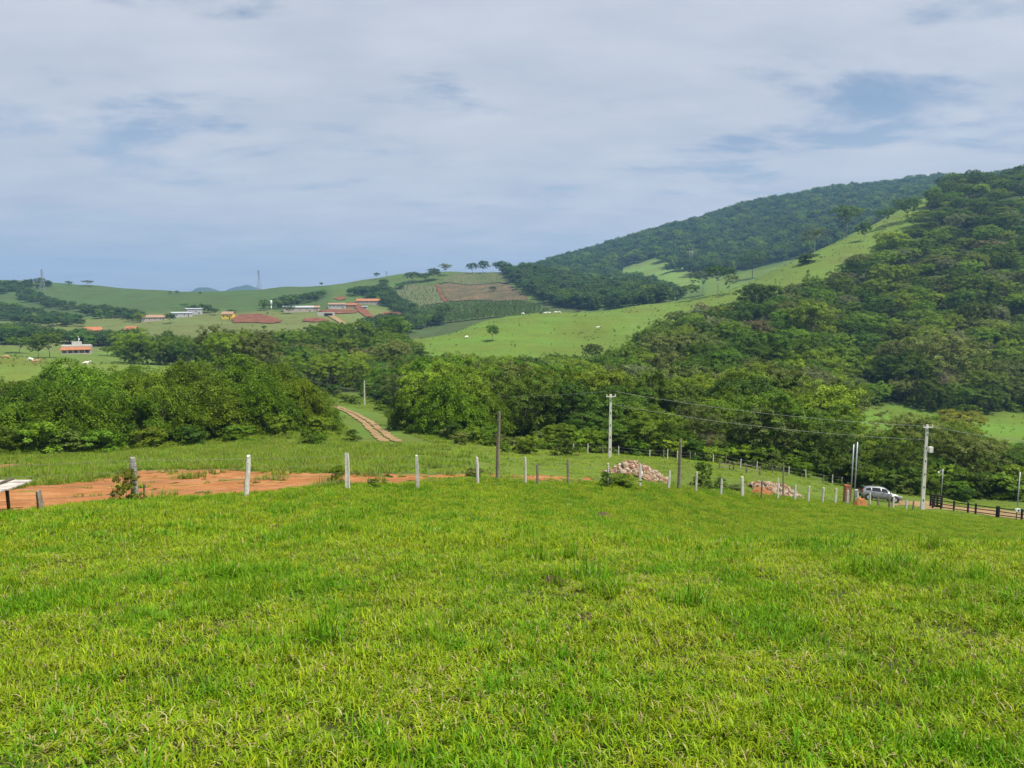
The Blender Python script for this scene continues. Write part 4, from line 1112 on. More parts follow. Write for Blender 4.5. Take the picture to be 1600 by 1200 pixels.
NK_ = dict(n=230, rad=0.30, l0=0.03, l1=0.092, w=0.0095, lean=0.95, segs=3, clump=1)
near = [grass_mesh(f'grass_near_{i}', GM, seed=100 + i, straw=0.085, **NK_) for i in range(4)] + [grass_mesh(f'grass_green_{i}', LM, seed=110 + i, straw=0.02, **{**NK_, 'l1': 0.13, 'lean': 0.75}) for i in range(3)]
flat = [grass_mesh(f'grass_flat_{i}', GM, seed=120 + i, n=240, rad=0.30, l0=0.03, l1=0.08, w=0.009, lean=1.3, segs=2, straw=0.22, clump=1) for i in range(2)]
lush = [grass_mesh(f'grass_lush_{i}', LM, seed=140 + i, n=75, rad=0.16, l0=0.12, l1=0.30, w=0.013, lean=0.6, segs=4, straw=0.03) for i in range(3)]
mid = [grass_mesh(f'grass_mid_{i}', GM, seed=160 + i, n=230, rad=0.45, l0=0.04, l1=0.13, w=0.015, lean=0.85, segs=2, straw=0.06, clump=1) for i in range(4)] + [grass_mesh(f'grass_midgreen_{i}', LM, seed=170 + i, n=240, rad=0.45, l0=0.05, l1=0.17, w=0.016, lean=0.7, segs=2, straw=0.02, clump=1) for i in range(3)]
rough = [grass_mesh(f'grass_rough_{i}', RM, seed=180 + i, n=150, rad=0.5, l0=0.18, l1=0.55, w=0.020, lean=0.65, segs=2, straw=0.10, clump=1) for i in range(4)]

r = np.random.default_rng(501)
DP = np.array(DIRT_POLY)
def on_dirt(X, Y): return inside(DIRT_POLY, X, Y) & dirt_keep(X, Y)
def meadow(X, Y):
    px = px_of(X, np.maximum(Y, 0.3))
    return (Y < np.interp(px, *FENCE_D) + 0.6) & (Y > -5)
def normal_rot(X, Y, n):
    """lean each tuft with the slope, then turn it at random"""
    e = 0.4
    gx = (ground(X + e, Y) - ground(X - e, Y)) / (2 * e); gy = (ground(X, Y + e) - ground(X, Y - e)) / (2 * e)
    return np.stack([np.arctan(gy) * 0.7, -np.arctan(gx) * 0.7, np.zeros(n)], -1)
def scatter_fan(d0, d1, dens, margin=1.25):
    n = int(dens * 0.5 * (d1 * d1 - d0 * d0) * 2 * 0.68 * margin)
    Y = np.sqrt(r.uniform(d0 * d0, d1 * d1, n)); X = r.uniform(-0.68, 0.68, n) * margin * Y + r.uniform(-1.2, 1.2, n)
    return X, Y
def patchy(X, Y): return 0.7 * wavy(X, Y, 2.1, 2) + 0.8 * wavy(X, Y, 0.7, 7) + 0.3 * wavy(X, Y, 7.5, 17)
def put(name, protos, X, Y, S, pick, label, dz=0.0, spin=True):
    n = len(X); rot = normal_rot(X, Y, n)
    # the z turn comes first in the euler order when stored last, so tilt stays with the slope
    rot[:, 2] = r.uniform(0, 6.28, n) if spin else 0
    rot[:, :2] *= 0.0
    P = np.stack([X, Y, ground(X, Y) + dz], -1)
    stuff_instances(name, [(m_, None) for m_ in protos], P, rot, S, pick, label)

# short meadow turf near the camera; greener and yellower patches, worn spots with dry stalks
def turf_pick(X, Y, pv, nflat):
    n = len(X); lushv = 0.5 * wavy(X, Y, 6.2, 19) + 0.8 * wavy(X, Y, 1.9, 13) + r.normal(0, 0.4, n)
    pk = np.where(lushv > 0.5, r.integers(4, 7, n), r.integers(0, 4, n))
    return np.where(pv + r.normal(0, 0.25, n) < -0.72, 7 + r.integers(0, nflat, n), pk) if nflat else pk
def scatter_box(y0, y1, dens, extra):
    Y = r.uniform(y0, y1, int(dens * (y1 - y0) * 2 * (0.72 * y1 + extra))); X = r.uniform(-1, 1, len(Y)) * (0.72 * y1 + extra)
    k = np.abs(X) < 0.72 * np.maximum(Y, 0) + extra
    return X[k], Y[k]
X, Y = scatter_box(-4.0, 5.0, 40, 6); X2, Y2 = scatter_box(5.0, 11, 28, 6); X, Y = np.concatenate([X, X2]), np.concatenate([Y, Y2])
pv = patchy(X, Y); S = r.uniform(0.8, 1.15, len(X)) * np.clip(1.0 + 0.32 * pv, 0.65, 1.5)
put('grass', near + flat, X, Y, np.stack([np.ones(len(X)), np.ones(len(X)), S], -1), turf_pick(X, Y, pv, 2), 'short bright green pasture grass nearest the camera')
X, Y = scatter_box(10.5, 30, 11.5, 7); k = meadow(X, Y); X, Y = X[k], Y[k]
pv = patchy(X, Y); S = r.uniform(0.8, 1.2, len(X)) * np.clip(1.0 + 0.38 * pv, 0.6, 1.6)
put('grass', mid + flat, X, Y, np.stack([np.ones(len(X)), np.ones(len(X)), S], -1), turf_pick(X, Y, pv, 2), 'bright green pasture grass on the middle of the meadow')
X, Y = scatter_fan(29.5, 72, 8.5, 1.2); k = meadow(X, Y); X, Y = X[k], Y[k]
pv = patchy(X, Y); S = r.uniform(0.9, 1.3, len(X)) * np.clip(1.0 + 0.38 * pv, 0.65, 1.7)
put('grass', mid, X, Y, np.stack([S * 0 + 1.1, S * 0 + 1.1, S], -1), turf_pick(X, Y, pv, 0), 'bright green pasture grass along the far brow of the meadow')
# taller lush tufts gathered in patches
X, Y = scatter_fan(1.6, 44, 7.0, 1.3); k = meadow(X, Y) & (wavy(X, Y, 3.4, 10) + 0.6 * wavy(X, Y, 1.2, 15) + r.normal(0, 0.2, len(X)) > 0.62); X, Y = X[k], Y[k]
put('grass', lush, X, Y, r.uniform(0.6, 1.15, len(X)), r.integers(0, 3, len(X)), 'taller darker green tufts standing in the pasture')
# broad-leaved weeds and dry seed stalks here and there
def rosette(seed):
    q = np.random.default_rng(seed); n = 14; a = q.uniform(0, 6.28, n); up = q.uniform(0.15, 0.8, n)
    D = unit(np.stack([np.cos(a), np.sin(a), up], -1)); Nn = unit(np.stack([-np.cos(a) * up, -np.sin(a) * up, np.ones(n)], -1)); Ln = q.uniform(0.05, 0.12, n)
    V, Fq = leaf_quads(np.zeros((n, 3)) + np.array([0, 0, 0.02]), D, Nn, Ln, Ln * 0.45)
    return mesh_np('weed_rosette', V, [Fq], LEAF['mid'], {'var': np.repeat(q.random(n), 4)})
stalk = [grass_mesh(f'dry_stalk_{i}', [MAT_STRAW, MAT_STRAW], seed=190 + i, n=7, rad=0.06, l0=0.15, l1=0.34, w=0.005, lean=0.5, segs=4, straw=1.0) for i in range(2)]
X, Y = scatter_box(1.0, 24, 0.9, 4); k = meadow(X, Y); X, Y = X[k], Y[k]
put('weeds', [rosette(1), rosette(2)] + stalk, X, Y, r.uniform(0.5, 0.95, len(X)), r.integers(0, 4, len(X)), 'broad-leaved weeds and dry stalks scattered in the meadow')
# rough grass beyond the fence
X, Y = scatter_fan(17, 118, 1.5, 1.15); px = px_of(X, Y)
near_f = Y > np.interp(px, *FENCE_D) + 0.8
trk_d = np.min([np.hypot(X - a[0], Y - a[1]) for a in TRACK_DENSE], axis=0)
k = near_f & ~on_dirt(X, Y) & (trk_d > 4.2) & ~(inside(P3, X, Y)) & ~(inside(P2, X, Y)) & ~in_forest(px, Y)
k &= ~((px > 1330) & (Y > 60) & (Y < 90) & (r.random(len(X)) < 0.4))
X, Y, px = X[k], Y[k], px[k]
smooth_field = (px + 70 * wavy(X, Y, 9, 2) + r.normal(0, 45, len(X)) > 650) & (Y < 92)
S = r.uniform(0.55, 1.2, len(X)) * np.where(smooth_field, 0.5, 1.0) * np.clip(1 + 0.3 * wavy(X, Y, 6, 3), 0.6, 1.4)
put('grass', rough + mid[:4], X, Y, np.stack([S * 0 + 1.2, S * 0 + 1.2, S], -1), np.where(smooth_field & (r.random(len(X)) < 0.85), r.integers(4, 8, len(X)), r.integers(0, 4, len(X))), 'rough tangled grass on the slope beyond the fence and dirt road')
X, Y = scatter_fan(80, 215, 0.45, 1.1); px = px_of(X, Y); k = ~in_forest(px, Y) & (px > 470) & (px < 900) & (Y > 92)
trk2 = np.min([np.hypot(X - a[0], Y - a[1]) for a in TRACK_DENSE], axis=0); k &= trk2 > 5.5
X, Y = X[k], Y[k]
put('grass', rough, X, Y, np.stack([np.full(len(X), 2.2)] * 2 + [r.uniform(0.4, 1.0, len(X)) * np.clip(trk2[k] / 14, 0.5, 1.4)], -1), r.integers(0, 4, len(X)), 'tall rough grass on both sides of the farm track')
# seedlings on the bare road
X, Y = scatter_fan(17, 48, 1.1, 1.05); k = on_dirt(X, Y) & (wavy(X, Y, 2.0, 5) + r.normal(0, 0.3, len(X)) > 0.45); X, Y = X[k], Y[k]
put('weeds', mid[:4] + rough, X, Y, r.uniform(0.2, 0.55, len(X)), r.integers(0, 8, len(X)), 'thin weeds coming up through the orange dirt road')

# ------------------------------------------------------------------ shrubs of the middle ground
rs = np.random.default_rng(91)
SH = []
for (px0, px1, d0, d1, n, h0, h1, where) in [(640, 900, 76, 95, 24, 0.8, 2.2, 'on the scrubby slope below the largest bamboo clump'), (590, 665, 100, 190, 22, 1.0, 2.8, 'beside the farm track under the lone white pole'),
                                             (470, 560, 74, 116, 14, 0.7, 1.8, 'between the left thicket and the farm track'), (880, 1320, 87, 92, 30, 1.4, 3.2, 'before the tree row behind the fences'),
                                             (1310, 1640, 85, 92, 22, 1.8, 3.6, 'before the trees behind car and rail fence'), (500, 640, 195, 222, 12, 2.0, 4.0, 'at the far end of the farm track')]:
    for i in range(n):
        pxx = px0 + (px1 - px0) * (i + rs.uniform(0.1, 0.9)) / n; d = rs.uniform(d0, d1)
        p = at(pxx, d)
        if min((p.x - a[0]) ** 2 + (p.y - a[1]) ** 2 for a in TRACK_DENSE) < 49: continue
        tn = ['dark', 'mid', 'light', 'olive'][int(rs.choice(4, p=[0.25, 0.4, 0.2, 0.15]))]
        h = rs.uniform(h0, h1)
        SH.append((p, h, h * rs.uniform(1.1, 1.7), tn, where, i))
for (p, h, w_, tn, where, i), lab in zip(SH, ordinal_labels([(project(q[0])[0], f'{TONE_WORD[q[3]]} shrub {q[4]}') for q in SH])):
    plant(['shrub', 'shrub_b'][i % 2], 'shrub', p, h, w_, LEAF[tn], label=lab, cat='shrub', group='shrubs ' + where, stem='stem', foliage='leaves')
for px, py, dm, h, w_, kd, tn, lab in [(199, 786, 22, 1.05, 0.85, 'shrub', 'flower', 'orange-tipped bush growing round the lichen-covered fence post'), (528, 759, 27, 0.85, 0.8, 'shrub', 'mid', 'small leafy bush left of the third white fence post'),
                                       (1099, 762, 54, 2.0, 1.6, 'shrub', 'dark', 'upright dark bush right of a fence post near the middle'), (1127, 764, 54, 0.9, 1.0, 'shrub', 'dark', 'little dark bush right of the upright one'),
                                       (972, 761, 46, 0.9, 2.4, 'shrub_b', 'mid', 'low bush in front of the left rubble pile'), (948, 762, 46, 1.0, 0.9, 'shrub', 'dark', 'dark weed clump round the foot of a fence post by the left rubble pile'),
                                       (741, 748, 36, 0.6, 1.2, 'shrub_b', 'olive', 'dry weed clump left of the tall wooden post'), (582, 764, 28, 0.4, 0.5, 'shrub', 'dark', 'tiny dark weed right of the third white fence post'), (1150, 766, 54, 0.5, 1.6, 'shrub_b', 'olive', 'dry low weeds along the fence left of the right rubble pile'),
                                       (550, 690, 70, 1.3, 1.6, 'shrub', 'dark', 'small dark bush alone on the rough slope below the farm track')]:
    p = cast(px, py, dm, 120)
    plant(kd, 'shrub', p, h, w_, LEAF[tn], label=lab, cat='shrub', stem='stem', foliage='leaves')

# ------------------------------------------------------------------ object materials
MAT_POST = mat_simple('weathered_concrete_post', (0.44, 0.42, 0.37), (0.74, 0.72, 0.66), 9, 0.9, 0.01)
MAT_WOODPOST = mat_simple('grey_wood_post', (0.13, 0.105, 0.08), (0.30, 0.26, 0.21), 11, 0.9, 0.012)
MAT_LICHEN = mat_simple('lichen_covered_post', (0.09, 0.08, 0.07), (0.52, 0.52, 0.49), 22, 0.95, 0.015)
MAT_CONC = mat_simple('pole_concrete', (0.56, 0.55, 0.49), (0.72, 0.70, 0.63), 3, 0.85, 0.004)
MAT_GALV = mat_simple('galvanised_steel', (0.36, 0.38, 0.39), (0.50, 0.52, 0.53), 8, 0.45, 0, metal=0.5)
MAT_WIRE = mat_simple('fence_wire', (0.16, 0.14, 0.12), (0.26, 0.24, 0.22), 8, 0.6, 0, metal=0.4)
MAT_CABLE = mat_simple('power_cable', (0.30, 0.31, 0.31), (0.40, 0.41, 0.41), 4, 0.5, 0)
MAT_BLACKWOOD = mat_simple('black_stained_wood', (0.012, 0.011, 0.010), (0.035, 0.031, 0.027), 8, 0.75, 0.006)
MAT_PLANK = mat_simple('silvery_weathered_plank', (0.30, 0.27, 0.24), (0.58, 0.54, 0.49), 5, 0.85, 0.006)
MAT_DARKWOOD = mat_simple('dark_weathered_wood', (0.06, 0.05, 0.04), (0.14, 0.115, 0.09), 8, 0.9, 0.008)
MAT_BRICK = mat_simple('red_brick', (0.26, 0.085, 0.045), (0.44, 0.19, 0.10), 6, 0.9, 0.006)
MAT_MORTAR = mat_simple('mortar', (0.34, 0.31, 0.27), (0.46, 0.43, 0.38), 9, 0.95, 0.004)
MAT_WHITE = mat_simple('white_paint', (0.66, 0.66, 0.63), (0.80, 0.79, 0.76), 2, 0.7, 0.003)
MAT_BOX = mat_simple('grey_meter_box', (0.42, 0.45, 0.45), (0.54, 0.56, 0.56), 3, 0.5, 0)
MAT_STEEL_FAR = mat_simple('tower_steel', (0.24, 0.26, 0.28), (0.32, 0.34, 0.36), 2, 0.5, 0, metal=0.2)

# ------------------------------------------------------------------ front wire fence
def post_mesh(seed, h, w_, kind):
    """an uneven split post with a worn top"""
    r = random.Random(seed); mb = MB()
    n = 9 if kind != 'conc' else 8; lv = 7
    off = [r.uniform(0.8, 1.15) for _ in range(n)]
    lean = (r.uniform(-0.05, 0.05), r.uniform(-0.03, 0.03))
    vs = []
    for i in range(lv + 1):
        u = i / lv; z = -0.35 + (h + 0.35) * u
        tp = (1 - 0.14 * u) * (0.82 if i == lv else 1.0)
        for k in range(n):
            a = 2 * math.pi * k / n
            rad = w_ * 0.6 * off[k] * tp * r.uniform(0.93, 1.07)
            if kind == 'conc': rad *= 1 / max(abs(math.cos(a)), abs(math.sin(a))) ** 0.75
            zt = z + (r.uniform(-0.05, 0.03) if i == lv else 0)
            vs.append((rad * math.cos(a) + lean[0] * u * h + 0.02 * math.sin(3 * u + seed), rad * math.sin(a) + lean[1] * u * h, zt))
    fs = [(i * n + k, i * n + (k + 1) % n, (i + 1) * n + (k + 1) % n, (i + 1) * n + k) for i in range(lv) for k in range(n)]
    fs.append(tuple(lv * n + k for k in range(n)))
    mb.add(vs, fs)
    return mb
def wire_run(mb, a, b, rad, sag):
    a, b = Vector(a), Vector(b)
    pts = [a.lerp(b, u) - Vector((0, 0, sag * 4 * u * (1 - u))) for u in (0, 0.2, 0.4, 0.6, 0.8, 1)]
    mb.tube(pts, rad, 4, False)
FRONT = [(-30, 806, 19.5, 1.4, .16, 'wood'), (213, 783, 24.0, 1.50, .19, 'lichen'), (386, 776, 26.0, 1.52, .15, 'wood2'), (544, 762, 29.5, 1.45, .14, 'conc'), (653, 757, 33.0, 1.50, .15, 'conc'), (746, 746, 37.0, 1.35, .13, 'conc'),
         (820, 752, 41.0, 1.50, .13, 'wood2'), (840, 754, 42.0, 1.25, .12, 'wood'), (888, 757, 44.5, 1.60, .13, 'wood'), (950, 760, 47.0, 1.50, .13, 'wood2'), (1001, 754, 50.0, 1.5, .16, 'conc'), (1045, 757, 52.0, 1.35, .13, 'conc'),
         (1087, 762, 54.0, 1.5, .13, 'conc'), (1126, 757, 56.0, 1.25, .13, 'conc'), (1160, 769, 57.0, 1.55, .19, 'conc'), (1189, 773, 58.0, 1.45, .14, 'wood'), (1215, 777, 59.0, 1.7, .10, 'conc'), (1242, 770, 60.0, 1.3, .13, 'conc'), (1263, 782, 60.0, 1.35, .13, 'conc'),
         (1285, 785, 60.5, 1.25, .14, 'conc'), (1305, 789, 61.0, 1.3, .14, 'conc'), (1324, 790, 61.5, 1.2, .15, 'conc'), (1340, 789, 62.0, 1.1, .12, 'conc'), (1358, 791, 62.5, 1.1, .14, 'conc'), (1372, 791, 63.0, 0.85, .13, 'wood'), (1389, 791, 63.5, 0.85, .14, 'wood'), (1396, 790, 64.0, 1.15, .12, 'conc'),
         (1416, 790, 65, 0.95, .13, 'conc'), (1426, 791, 66, 0.95, .13, 'wood')]
fence = link('wire_fence', None, None, at(386, 26.5)); fence.empty_display_size = 1
tag(fence, 'long wire fence of white concrete and grey wooden posts crossing the meadow edge', 'fence')
f0 = fence.location.copy()
tops = []
matk = {'conc': MAT_POST, 'wood': MAT_WOODPOST, 'wood2': MAT_POST, 'lichen': MAT_LICHEN}
for i, (px, py, dd, h, w_, kd) in enumerate(FRONT):
    p = at(px, dd); o = post_mesh(i * 7 + 3, h, w_, 'conc' if kd == 'conc' else 'wood').build('post', matk[kd], fence, loc=p - f0)
    if i == 2: o.rotation_euler = (0, R(4), 0)
    if kd == 'lichen': o['label'] = 'thick lichen-covered fence post'
    if i == 2: o['label'] = 'leaning grey fence post'
    tops.append((p, h))
for frac in (0.93, 0.70, 0.47, 0.24):
    mb = MB()
    for (a, ha), (b_, hb) in zip(tops[:-1], tops[1:]):
        wire_run(mb, a + Vector((0, 0, ha * frac)) - f0, b_ + Vector((0, 0, hb * frac)) - f0, 0.004, 0.03)
    mb.build('wire', MAT_WIRE, fence)

def pole_thing(name, px, d, h, r0, r1, mat, label, lean=0.0, cat='post', group=None, n=8):
    p = at(px, d); e = link(name, None, None, p); tag(e, label, cat, group)
    mb = MB(); mb.tube([(0, 0, -0.6), (lean * h * 0.5 + 0.01, 0, h * 0.5), (lean * h, 0, h)], [r0, (r0 + r1) / 2, r1], n)
    mb.build('shaft', mat, e, True)
    return e
mp_ = post_mesh(801, 3.75, .17, 'wood'); e = mp_.build('wooden_post', MAT_WOODPOST, loc=at(777, 40.5)); tag(e, 'tall slender dark wooden post left of the middle of the fence', 'post')
mp_ = post_mesh(805, 3.5, .19, 'wood'); e = mp_.build('wooden_post', MAT_WOODPOST, loc=at(1060, 53.5)); tag(e, 'tall grey wooden post right of the left rubble pile', 'post'); e.rotation_euler = (0, R(1.5), 0)
mp_ = post_mesh(809, 2.9, .12, 'wood'); e = mp_.build('wooden_post', MAT_WOODPOST, loc=at(1224, 60.5)); tag(e, 'tall thin wooden post standing before the right rubble pile', 'post')
mp_ = post_mesh(811, 0.62, .13, 'wood'); e = mp_.build('wooden_stub', MAT_WOODPOST, loc=cast(63, 801, 16)); tag(e, 'short wooden stub in the grass right of the plank table', 'post')
mp_ = post_mesh(813, 0.55, .06, 'wood'); e = mp_.build('wooden_stake', MAT_DARKWOOD, loc=cast(226, 781, 22)); tag(e, 'thin dark stake beside the lichen-covered fence post', 'post')

# back fence on the far side of the lane
BACK = [(871, 84), (896, 84), (918, 84), (942, 85), (966, 85), (1015, 85), (1037, 85), (1043, 85), (1058, 85), (1078, 85), (1086, 86), (1114, 86), (1134, 86), (1157, 86), (1182, 86), (1207, 86), (1232, 86), (1259, 86), (1286, 86), (1301, 87), (1315, 87)]
bf = link('wire_fence', None, None, at(1058, 85)); tag(bf, 'thin fence of low posts along the foot of the first tree row', 'fence')
b0 = bf.location.copy(); tops = []
for i, (px, d) in enumerate(BACK):
    p = at(px, d); h = 0.95 + 0.25 * ((i * 37) % 5) / 5
    post_mesh(500 + i, h, .11, 'wood').build('post', MAT_POST if i % 3 else MAT_WOODPOST, bf, loc=p - b0); tops.append((p, h))
for frac in (0.9, 0.55):
    mb = MB()
    for (a, ha), (b_, hb) in zip(tops[:-1], tops[1:]): wire_run(mb, a + Vector((0, 0, ha * frac)) - b0, b_ + Vector((0, 0, hb * frac)) - b0, 0.005, 0.03)
    mb.build('wire', MAT_WIRE, bf)
# old pole rails in front of it
def rail_fence(name, pts, h, rails, pw, rw, mat, label, cat='fence', rail_t=0.05):
    P_ = [at(px, d) for px, d in pts]
    e = link(name, None, None, P_[0]); tag(e, label, cat); o0 = P_[0]
    for p in P_:
        MB().box(p - o0 + Vector((0, 0, h / 2 - 0.15)), (pw, pw, h + 0.3), None, 0.97).build('post', mat, e)
    for a, b_ in zip(P_[:-1], P_[1:]):
        for z in rails:
            s, t_ = a - o0 + Vector((0, 0, z)), b_ - o0 + Vector((0, 0, z)); dv = t_ - s
            ang = math.atan2(dv.y, dv.x); pit = math.atan2(dv.z, math.hypot(dv.x, dv.y))
            sidev = Vector((math.sin(ang), -math.cos(ang), 0)) * (pw / 2 + rail_t / 2 + 0.003)
            MB().box((s + t_) / 2 + sidev, (dv.length + 0.02, rail_t, rw), (0, -pit, ang)).build('rail', mat, e)
    return e
rail_fence('pole_rail_fence', [(1124, 76), (1140, 77)], 0.9, (0.3, 0.6), 0.12, 0.09, MAT_WOODPOST, 'short grey rail fence in the grass beyond the middle posts')
rail_fence('pole_rail_fence', [(1146, 77), (1166, 77), (1187, 77.5)], 0.95, (0.42, 0.85), 0.12, 0.08, MAT_WOODPOST, 'old grey pole gate left of the right rubble pile')
rail_fence('rail_fence', [(1457, 74), (1470, 73.5), (1490, 72.5), (1512, 71.5), (1524, 70.8), (1557, 69), (1560, 68.8), (1596, 67), (1640, 65)], 1.05, (0.26, 0.58, 0.90), 0.13, 0.075, MAT_BLACKWOOD, 'black three-rail wooden fence at the right edge of the meadow')
rail_fence('rail_gate', [(1453.5, 76.5), (1459, 76.2), (1464, 75.9), (1471, 75.6)], 1.3, (0.25, 0.5, 0.75, 1.0, 1.22), 0.13, 0.15, MAT_BLACKWOOD, 'black board gate at the left end of the black rail fence', 'gate')
# ------------------------------------------------------------------ poles and lines
def crossarm(e, h, w_, mat, ang=0.0, arm=0.10):
    MB().box((0, -0.18, h - 0.22), (w_, arm, arm), (0, 0, ang)).build('crossarm', mat, e)
    for s in (-1, 1):
        mb = MB(); mb.tube([(s * w_ * 0.45 * math.cos(ang), -0.18 + s * w_ * 0.45 * math.sin(ang), h - 0.17), (s * w_ * 0.45 * math.cos(ang), -0.18 + s * w_ * 0.45 * math.sin(ang), h + 0.03)], [0.05, 0.035], 6)
        mb.build('insulator', MAT_WHITE, e)
def conc_pole(px, d, h, label, arm=True):
    p = at(px, d); e = link('utility_pole', None, None, p); tag(e, label, 'pole', 'concrete utility poles')
    MB().box((0, 0, h / 2 - 0.4), (0.34, 0.24, h + 0.8), None, 0.62).build('shaft', MAT_CONC, e)
    mb = MB()
    for k in range(int(h / 1.25)):
        z = 0.9 + 1.25 * k; wx = 0.34 * (1 - 0.38 * (z + 0.8) / (h + 0.8))
        mb.box((0, -0.12 + 0.045 * z / h - 0.004, z), (wx * 0.34, 0.012, 0.2))
    mb.build('recess_shade', MAT_DARKWOOD, e)  # thin dark plates on the shaft, painting the shade of its recesses
    if arm: crossarm(e, h, 1.0, MAT_CONC, 0.15, 0.08)
    return e
A = conc_pole(953, 78, 6.6, 'concrete utility pole with crossarm behind the left rubble pile')
B = conc_pole(1441, 71, 8.1, 'concrete utility pole carrying a white transformer by the rail fence')
MB().box((0.42, -0.05, 5.75), (0.34, 0.34, 0.52)).build('transformer', MAT_WHITE, B)
mb = MB(); mb.tube([(0.42, -0.05, 6.0), (0.5, -0.05, 6.5), (0.35, -0.1, 7.1), (0.1, -0.12, 7.4)], 0.018, 5); mb.build('drop_wire', MAT_CABLE, B)
Cc = conc_pole(570, 196, 6.6, 'lone white utility pole beside the farm track', False)
def cable(a, b_, sag, rad, label):
    mb = MB(); a, b_ = Vector(a), Vector(b_); mid_ = (a + b_) / 2
    pts = [a.lerp(b_, u) - Vector((0, 0, sag * 4 * u * (1 - u))) for u in np.linspace(0, 1, 15)]
    mb.tube([p - mid_ for p in pts], rad, 5, False)
    o = mb.build('power_line', MAT_CABLE, loc=mid_); tag(o, label, 'cable', 'power lines between the utility poles')
Ta, Tb, Tc = A.location, B.location, Cc.location
cable(Ta + Vector((0.45, -0.1, 6.9)), Tb + Vector((-0.4, -0.2, 8.0)), 0.5, 0.011, 'upper power line from the concrete pole to the transformer pole')
cable(Ta + Vector((0.1, -0.15, 5.6)), Tb + Vector((-0.1, -0.15, 6.7)), 0.55, 0.011, 'lower power line from the concrete pole to the transformer pole')
cable(Tc + Vector((0, 0, 6.5)), Ta + Vector((-0.45, -0.15, 6.9)), 2.0, 0.012, 'power line from the lone white pole to the concrete pole')
cable(Tb + Vector((0.4, 0, 8.0)), at(1750, 60) + Vector((0, 0, 7.5)), 0.6, 0.016, 'power line leaving the transformer pole to the right')
for px, d, h, lab in ((1328.5, 66, 5.2, 'left one of the twin galvanised poles by the brick pillar'), (1334, 65, 5.4, 'right one of the twin galvanised poles by the brick pillar')):
    pole_thing('steel_pole', px, d, h, 0.06, 0.05, MAT_GALV, lab, 0.012, 'pole', 'thin galvanised steel poles')
e = pole_thing('lamp_post', 1470, 84, 3.6, 0.05, 0.045, MAT_GALV, 'thin lamp post with a small lamp above the black gate', 0.01, 'lamp post')
mb = MB(); mb.tube([(0.03, 0, 3.5), (-0.25, -0.05, 3.45), (-0.5, -0.1, 3.3)], 0.025, 6); mb.build('arm', MAT_GALV, e)
mb = MB(); mb.tube([(-0.5, -0.1, 3.33), (-0.5, -0.1, 3.22), (-0.5, -0.1, 3.08)], [0.05, 0.12, 0.06], 10); mb.build('lamp_head', MAT_WHITE, e, True)
e = pole_thing('steel_pole', 1587.5, 66.5, 4.4, 0.055, 0.045, MAT_GALV, 'galvanised pole with a small white box at the right edge', 0.012, 'pole', 'thin galvanised steel poles')
MB().box((-0.02, -0.15, 1.0), (0.42, 0.16, 0.26)).build('box', MAT_WHITE, e); MB().box((0.02, -0.235, 1.0), (0.13, 0.014, 0.13)).build('window', MAT_BLACKWOOD, e)
# electric meter and brick pillar
p = at(1337, 63.2); e = link('meter_box', None, None, p); tag(e, 'grey electricity meter box on a post beside the brick pillar', 'meter box')
MB().box((0, 0, 1.0), (0.26, 0.2, 0.52)).build('cabinet', MAT_BOX, e); MB().box((0, -0.106, 1.0), (0.21, 0.01, 0.42)).build('cabinet_door', MAT_GALV, e); MB().box((0, 0, 0.25), (0.12, 0.1, 1.0)).build('post', MAT_POST, e)
p = at(1322.5, 63.0); e = link('brick_pillar', None, None, p); tag(e, 'half-built red brick pillar with crumbled top by the twin poles', 'pillar')
MB().box((0, 0, 0.55), (0.40, 0.40, 1.7)).build('mortar_core', MAT_MORTAR, e)
rb = random.Random(4); bmx = MB().box((0, 0, 0), (0.235, 0.11, 0.075)).mesh('brick', MAT_BRICK)
for c in range(18):
    z = -0.02 + c * 0.092
    if z > 1.55: break
    for s in range(4):
        if z > 1.28 and rb.random() < 0.35: continue
        a = s * math.pi / 2; sh = 0.105 if c % 2 else -0.105
        o = Vector((sh * math.cos(a) + 0.165 * math.sin(a), sh * math.sin(a) - 0.165 * math.cos(a), z))
        link('brick', bmx, e, o, (rb.uniform(-.02, .02), rb.uniform(-.02, .02), a + rb.uniform(-.03, .03)))
        o2 = Vector((-sh * 1.0 * math.cos(a) + 0.165 * math.sin(a), -sh * math.sin(a) - 0.165 * math.cos(a), z))
        link('brick', bmx, e, o2, (rb.uniform(-.02, .02), rb.uniform(-.02, .02), a + rb.uniform(-.03, .03)))

